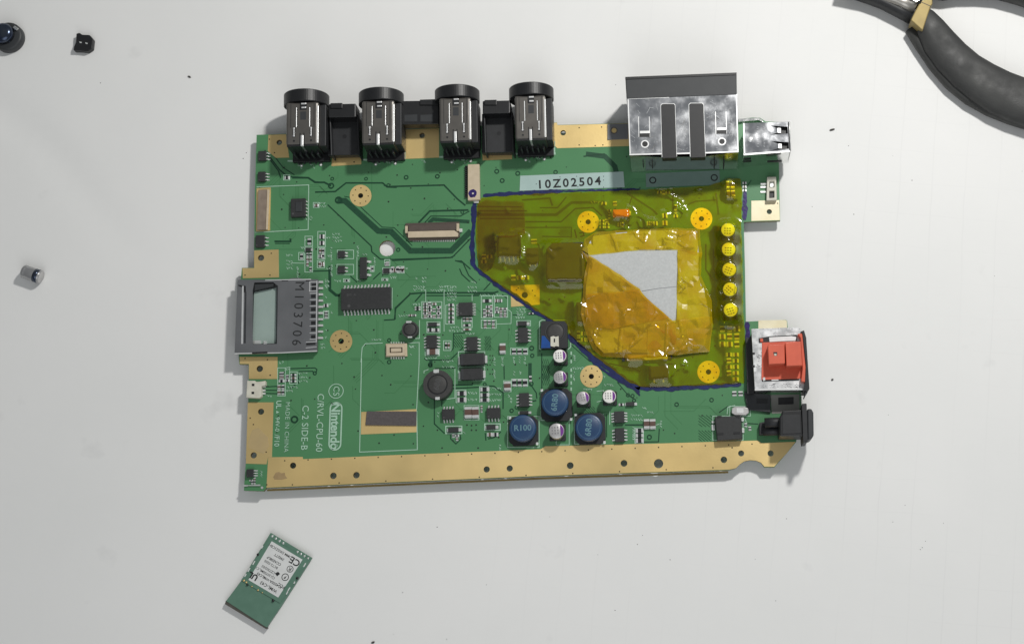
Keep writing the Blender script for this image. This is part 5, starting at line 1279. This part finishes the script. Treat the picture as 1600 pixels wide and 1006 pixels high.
# silver pad under the small tapes
patch = [(914,372),(930,361),(1000,358),(1060,356),(1092,358),(1096,395),(1095,430),(1112,468),(1114,505),(1107,547),(1060,552),(1010,555),(985,558),(940,555),(926,544),(916,520),(909,490),(912,450),(918,410),(910,392)]
PH = 1.75
pin = [(917,386),(926,369),(962,364),(1000,361),(1060,359),(1089,361),(1092,398),(1091,432),(1104,468),(1109,505),(1101,541),(1060,548),(1010,551),(968,550),(944,551),(931,540),(919,515),(914,490),(915,450),(921,410)]
pad = obj('heat_pad', MB().prism(xy(pin, PH), ZB+0.7, ZB+PH), 'pad', None, bevel=0.15)
tag(pad, 'silver grey pad showing as a triangle between the amber tapes', 'pad')
pin_w = xy(pin, PH)
def patch_h(off, seed):
    def f(x, y):
        if inside((x, y), pin_w): d = 0
        else: d = min(seg_dist((x, y), pin_w[i], pin_w[(i+1) % len(pin_w)])[0] for i in range(len(pin_w)))
        q = Vector((x*0.125 + 0.5*noise.noise(Vector((x*.1, y*.1, seed))), y*0.125, seed*1.7))
        v = noise.voronoi(q)[0]; w = 0.75*min(0.5, v[1]-v[0]) + 0.10*abs(noise.noise(Vector((x*0.5, y*0.5, seed)))) + 0.03*noise.noise(Vector((x*1.1, y*0.9, seed+3)))
        low = max(0.5, film_h(x, y)+0.1)
        if seed == 16: return film_h(x, y) + 0.10 + 0.1*abs(noise.noise(Vector((x*0.5, y*0.5, 9))))
        return max(low+off, PH+off+0.06-d*0.8) + w*(1 if d < 0.5 else 0.5)
    return f
def tape(pts, off, seed, label, rid=(), m='film2'):
    o = sheet('tape_strip', xy(pts, PH), patch_h(off, seed), 1.9, m, rid, 0.16)
    if seed != 16: o.data.polygons.foreach_set('use_smooth', [False]*len(o.data.polygons))
    return tag(o, label, 'adhesive tape', 'amber tapes over the silver pad')
tape([(910,392),(914,372),(930,361),(1000,358),(1060,356),(1093,357),(1097,395),(1096,402),(1059,390),(1000,391),(922,399)], 0.10, 11, 'amber tape strip along the upper edge of the silver pad',
     rl('K', [[(730,465),(820,490),(880,468)],[(690,560),(720,508),(760,520)],[(640,597),(700,590)],[(760,590),(775,560)],[(900,480),(915,460)],[(455,460),(480,500),(545,545),(550,480)],[(280,480),(310,540),(320,590)],[(820,490),(800,540)],[(785,540),(860,580)]], 0.7, 0.17))
tape([(1059,389),(1097,394),(1095,430),(1112,468),(1114,505),(1109,548),(1058,553),(1057,503)], 0.20, 12, 'amber tape strip down the right side of the silver pad',
     rl('K', [[(810,620),(808,660)],[(805,760),(815,830)],[(850,830),(890,865)],[(820,860),(850,890),(805,940)]], 0.7, 0.19) + rl('L', [[(940,10),(985,40),(945,80)],[(935,190),(938,270)],[(950,310),(965,360)],[(960,400),(1000,440)],[(1125,160),(1140,170)],[(905,360),(960,330)],[(870,490),(900,450)]], 0.7, 0.19))
tape([(909,394),(922,400),(960,424),(1000,452),(1003,460),(1025,480),(1056,505),(1057,553),(1010,556),(985,560),(940,557),(926,546),(915,521),(908,490),(911,450),(917,410)], 0.32, 13, 'largest amber tape, folded across the lower left of the silver pad',
     rl('L', [[(325,400),(335,360),(375,342)],[(325,400),(335,460)],[(600,465),(660,410)],[(570,500),(600,465)],[(350,460),(360,490)],[(570,215),(470,290)],[(780,240),(560,500)],[(290,145),(320,142)],[(640,170),(600,240)],[(790,350),(830,380)],[(850,430),(852,470)],[(530,300),(510,530)],[(265,250),(270,270)]], 0.75, 0.19), m='film4')
tape([(1012,514),(1042,503),(1064,500),(1113,494),(1108,549),(1060,554),(1012,557)], 0.46, 14, 'short amber tape doubled over the bottom right corner of the pad',
     rl('L', [[(860,320),(850,530)],[(950,300),(970,380),(940,420)],[(880,470),(905,500)],[(985,450),(1020,430)],[(930,520),(1000,470)]], 0.7, 0.19))
tape([(917,460),(1000,453),(1004,460),(1046,497),(960,514),(914,512)], 0.40, 15, 'darker amber tape layer across the middle left of the pad', rl('L', [[(230,140),(420,60),(640,70)]], 0.6, 0.12), m='film4')
tape([(745,316),(760,311),(818,314),(821,366),(800,371),(780,372),(778,395),(768,417),(756,425),(747,414),(745,380)], 0.0, 16, 'brownish extra layer of amber tape at the upper left of the large film', m='film3')
sm2 = MB().ribbon(xy([(1003,455),(1030,450.5),(1057,448)], PH), 0.22, ZB+PH+0.015)
obj('seam', sm2, 'slot', pad)

# ================================================================== loose wireless module
mc = PT(*zz('O', 470, 515), 2)
mod = empty('wireless_module', (mc.x, mc.y, 0))
tag(mod, 'small loose green module board with white label below the large board', 'module')
def tq(name, k, pts, h1, h0, m, parent, bevel=0.0, label=None):
    return obj(name, MB().prism([tuple(PT(*zz(k, *p), h1).xy) for p in pts], h0, h1), m, parent, bevel=bevel, label=label)
tq('module_board', 'O', [(490,70),(872,302),(590,742),(452,945),(78,700),(220,510)], 2.0, 0.9, 'module', mod, 0.05)
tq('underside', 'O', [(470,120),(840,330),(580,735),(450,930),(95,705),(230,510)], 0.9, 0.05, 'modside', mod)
tq('shield_can', 'O', [(478,115),(855,325),(575,720),(215,510)], 2.25, 2.0, 'module', mod, 0.08)
lab = tq('paper_label', 'O', [(500,148),(785,318),(560,668),(285,505)], 2.33, 2.25, 'label', mod)
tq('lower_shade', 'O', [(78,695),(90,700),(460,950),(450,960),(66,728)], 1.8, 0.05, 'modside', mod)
pd = MB()
for x, y in ((505,102),(538,124),(572,146),(606,166),(738,247),(770,266),(802,286),(835,307)):
    c = PT(*zz('O', x, y), 2); pd.lathe([(0.40, 2.0), (0.34, 2.06), (0, 2.07)], 12, (c.x, c.y))
obj('contact_pad', pd, 'solder', mod, label='row of gold tipped contacts along the upper short edge')
gp = MB()
for x, y, r in ((245,512,0.42),(268,528,0.40),(375,600,0.36),(318,566,0.3),(415,622,0.28)):
    c = PT(*zz('O', x, y), 2); gp.lathe([(r, 2.0), (r*.8, 2.3), (0, 2.4)], 10, (c.x, c.y))
obj('solder_joint', gp, 'gold', mod)
bp_ = MB()
for x, y, r in ((278,550,0.34),(515,697,0.42),(738,490,0.4),(375,272,0.4)):
    c = PT(*zz('O', x, y), 2); bp_.lathe([(r, 2.0), (r, 2.5), (0, 2.5)], 10, (c.x, c.y))
obj('dark_plug', bp_, 'black', mod)
wf = MB()
for x0, y0, x1, y1 in ((420,190,405,215),(345,330,325,365),(300,395,280,430),(265,450,250,475),(815,350,795,385),(670,575,650,605),(650,610,635,640),(715,520,705,540)):
    wf.ribbon([tuple(PT(*zz('O', x, y), 2.28).xy) for x, y in ((x0, y0), (x1, y1))], 0.35, 2.29)
obj('bright_fleck', wf, 'label', mod)
e0, e1 = PT(*zz('O', 870, 300), 2), PT(*zz('O', 490, 75), 2); MA = math.atan2(e1.y-e0.y, e1.x-e0.x)
def mt_(s, x, y, size, bold=0.02): text(s, size, 'print', lab, PT(*zz('O', x, y), 2.33), MA, 2.345, 'label_text', bold)
mt_('WML-C43', 472, 570, 1.45); mt_('IC:4250A-WMLC43', 478, 510, 1.15); mt_('CJ120700ML,C1', 440, 440, 1.1, 0.01); mt_('CZ7302/03', 470, 410, 1.1, 0.01); mt_('BCT2 0205', 495, 362, 1.1, 0.01); mt_('CCAE08LP', 522, 330, 1.15); mt_('3902TT', 570, 295, 1.15); mt_('DMM DK0Z3CBH', 580, 240, 1.15, 0.01); mt_('CE', 715, 335, 3.0, 0.06); mt_('FCC', 590, 560, 1.4); mt_('R', 670, 405, 1.7); mt_('UL', 330, 470, 2.6, 0.1)
ic_ = MB()
c = PT(*zz('O', 625, 480), 2.33); ic_.ring(0.95, 1.2, 2.35, 24, (c.x, c.y), 0.01); c = PT(*zz('O', 670, 405), 2.33); ic_.ring(0.9, 1.1, 2.35, 24, (c.x, c.y), 0.01)
ic_.prism([tuple(PT(*zz('O', x, y), 2.33).xy) for x, y in ((530,445),(560,430),(578,450),(550,472))], 2.34, 2.35)
obj('approval_mark', ic_, 'print', lab)
text('F', 1.3, 'print', lab, PT(*zz('O', 625, 480), 2.33), MA, 2.345, 'label_text', 0.05)

# ================================================================== pliers
pl0 = PT(1440, 20, 6)
pl = empty('pliers', (pl0.x, pl0.y, 0))
tag(pl, 'black handled pliers with a brass sleeve reaching in from the upper right corner', 'pliers')
def pv(x, y, z): return tuple(PT(*zz('P', x, y), z))
ctr = [(425,105,75),(500,155,95),(545,220,118),(610,320,138),(700,430,150),(810,535,160),(930,620,172),(1060,695,182),(1180,745,186),(1320,790,188),(1500,835,185),(1700,870,175),(1850,890,120),(1900,895,40)]
pts = []; rd = []
for i, (x, y, hw) in enumerate(ctr):
    pts.append(pv(x, y, 4.4)); rd.append((hw*.2087/4.72, 4.2 if i < len(ctr)-1 else 1.5))
gp = obj('grip', MB().sweep(pts, rd, 24), 'rubber', pl)
sm_ = MB().sweep([pv(x, y, 9.4-0.0) for x, y in ((520,290),(610,440),(720,590),(830,680),(960,760),(1100,830),(1260,885),(1500,950))], [(0.35, 0.25)]*8, 8); 
low = [pv(x, y, 2.6) for x, y in ((425,208),(497,325),(597,473),(715,610),(847,716),(995,798),(1150,860),(1300,905),(1500,948),(1700,972))]
obj('grip_rib', MB().sweep(low, [(3.6, 2.4)]*len(low), 14), 'rubber', gp)
c2 = [(560,-70,60),(640,-62,62),(760,-85,72),(900,-98,85),(1050,-95,95),(1200,-65,105),(1350,-20,110),(1550,60,112),(1750,130,100),(1850,170,30)]
obj('grip', MB().sweep([pv(x, y, 4.2) for x, y, _ in c2], [(h*.2087/4.72, 4.0) for _, _, h in c2], 20), 'rubber', pl)
bs = [tuple(PT(*zz('P', x, y), 8.8).xy) for x, y in ((398,152),(435,75),(472,10),(560,-25),(562,30),(548,50),(488,232))]
obj('brass_sleeve', MB().prism(bs, 1.6, 8.8), 'brass', pl, bevel=0.3)
b = MB().ribbon([tuple(PT(*zz('P', x, y), 8.85).xy) for x, y in ((470,15),(550,50))], 0.25, 8.83); obj('sleeve_seam', b, 'blackmatt', pl)
jw = MB().sweep([pv(x, y, 5.0) for x, y in ((430,75),(330,25),(200,-30),(60,-75),(-120,-130))], [(2.6,3.6),(2.5,3.6),(2.7,3.6),(3.6,3.8),(4.5,4.0)], 14)
obj('shank', jw, 'toolsteel', pl)
jd = MB().sweep([pv(x, y, 4.0) for x, y in ((400,140),(300,85),(180,25),(90,-8),(-60,-60))], [(1.7,3.0)]*5, 12)
obj('shank_edge', jd, 'blackmatt', pl)
jd = MB().sweep([pv(x, y, 6.0) for x, y in ((470,40),(400,10),(320,-20),(230,-55),(60,-120))], [(1.5,3.2)]*5, 12)
obj('shank_edge', jd, 'blackmatt', pl)
jt = [tuple(PT(*zz('P', x, y), 10).xy) for x, y in ((395,-15),(455,-20),(465,5),(440,22))]
obj('bright_joint', MB().prism(jt, 2, 10), 'steel', pl, bevel=0.3)
pj = PT(*zz('P', -330, -330), 8); obj('pivot', MB().lathe([(8, 1.0), (8, 8.5), (7, 9.2), (0, 9.4)], 32, (pj.x, pj.y)), 'toolsteel', pl)

# ================================================================== loose bits on the left
c = PT(11, 57, 3); cap = empty('round_cap', (c.x, c.y, 0))
tag(cap, 'dark round cap with a shiny rim cut off by the left edge of the photo', 'cap')
M['gunmetal'] = mat('gunmetal_dome', (0.10, 0.115, 0.14), (0.03, 0.045, 0.09), 0.25, 0.22, 0.9, 0.2, 0.6)
obj('base', MB().lathe([(5.1, 0.03), (5.25, 0.4), (5.2, 2.6), (4.9, 3.1), (4.3, 3.3), (0, 3.3)], 40), 'bezel', cap, (c.x, c.y, 0))
obj('dome', MB().lathe([(3.6, 0.0), (3.6, 1.6), (3.3, 2.3), (2.4, 2.9), (1.2, 3.2), (0, 3.3)], 40), 'gunmetal', cap, (c.x-0.9, c.y+0.5, 3.25))
obj('rim_clip', MB().box(-0.8, -0.5, 3.2, 1.0, 0.6, 4.1), 'steel', cap, (c.x+3.0, c.y+2.6, 0), -0.6, 0.2)
bit = [(1190,330),(1240,315),(1285,345),(1400,350),(1455,415),(1440,560),(1370,608),(1260,595),(1145,590),(1150,540),(1185,460)]
c = PT(*zz('Q', 1300, 460), 1)
o = obj('plastic_chip', MB().prism([tuple((PT(*zz('Q', *p), 2.2)-c).xy) for p in bit], 0.05, 2.2), 'black', None, (c.x, c.y, 0), bevel=0.25)
tag(o, 'tiny black notched plastic piece lying on the white sheet at upper left', 'plastic piece')
b = MB()
for p in ([(1235,455),(1275,460),(1278,478),(1250,478)], [(1330,468),(1368,475),(1370,495),(1340,490)]): b.prism([tuple((PT(*zz('Q', *q), 2.2)-c).xy) for q in p], 2.2, 2.24)
obj('metal_contact', b, 'tin', o, (c.x, c.y, 0))
a, b2 = PT(37, 424, 2.1), PT(64.5, 433.5, 2.1); ax = (b2-a); L_ = ax.length; rz = math.atan2(ax.y, ax.x)
canr = 2.3
cap = empty('metal_can', ((a.x+b2.x)/2, (a.y+b2.y)/2, 0), rz)
tag(cap, 'small silver capacitor can lying on its side at the left', 'capacitor')
ctr_ = ((a.x+b2.x)/2, (a.y+b2.y)/2, canr)
obj('can', MB().lathe([(canr*.9, -L_/2), (canr, -L_/2+.25), (canr, -L_/2+1.0), (canr*.93, -L_/2+1.3), (canr, -L_/2+1.6), (canr, L_/2-.3), (canr*.9, L_/2), (0, L_/2+0.01)], 40, (0, 0), 'x'), 'canbody', cap, ctr_, rz)
obj('dark_band', MB().lathe([(canr+.012, L_/2-2.2), (canr+.02, L_/2-0.6)], 40, (0, 0), 'x'), 'gunmetal', cap, ctr_, rz)
obj('end_face', MB().lathe([(canr*.86, L_/2+.012), (canr*.84, L_/2+.05), (0, L_/2+.05)], 40, (0, 0), 'x'), 'alu', cap, ctr_, rz)
# crumbs
def crumb(x, y, rx, ry, rot, lab):
    c = PT(x, y, 0.1); r1, r2 = rx/4.6, ry/4.6
    pol = [(r1*math.cos(t)*random.uniform(.75, 1.1), r2*math.sin(t)*random.uniform(.75, 1.1)) for t in [2*math.pi*i/9 for i in range(9)]]
    o = obj('crumb', MB().prism(pol, 0.0, 0.35), 'crumb', None, (c.x, c.y, 0.01), rot, 0.08); tag(o, lab, 'crumb')
crumb(1300, 203, 5.5, 1.6, 0.3, 'thin dark splinter on the white sheet right of the steel port')
crumb(583, 1003, 3.2, 1.8, 0.3, 'dark crumb at the bottom edge of the sheet')
crumb(296, 120.5, 3.0, 1.5, -0.4, 'small dark crumb left of the round ports')
crumb(1300.5, 593, 2.0, 1.6, 0.2, 'small dark crumb right of the red connector')
du = MB()
for x, y in ((157,130),(380,248),(1395,244),(1425,282),(1269,323),(1334,335),(1554,431),(1388,648),(1395,815),(1474,817),(1446,845),(1441,855),(1438,858),(1229,810),(1597,268),(859,807),(1004,836),(996,850),(1047,874),(934,866),(961,953),(760,913),(683,823),(615,990),(698,998),(629,925),(1180,873),(1414,789),(385,239),(1212,938),(730,140),(962,133),(1326,228)):
    c = PT(x, y, 0); r = random.uniform(0.10, 0.22)
    du.add([(c.x-r, c.y, 0.01), (c.x+r*.2, c.y-r, 0.01), (c.x+r, c.y+r*.3, 0.01), (c.x, c.y+r*.9, 0.01), (c.x, c.y, 0.15)], [(0,1,4),(1,2,4),(2,3,4),(3,0,4)])
obj('dust', du, 'crumb', None, kind='stuff')
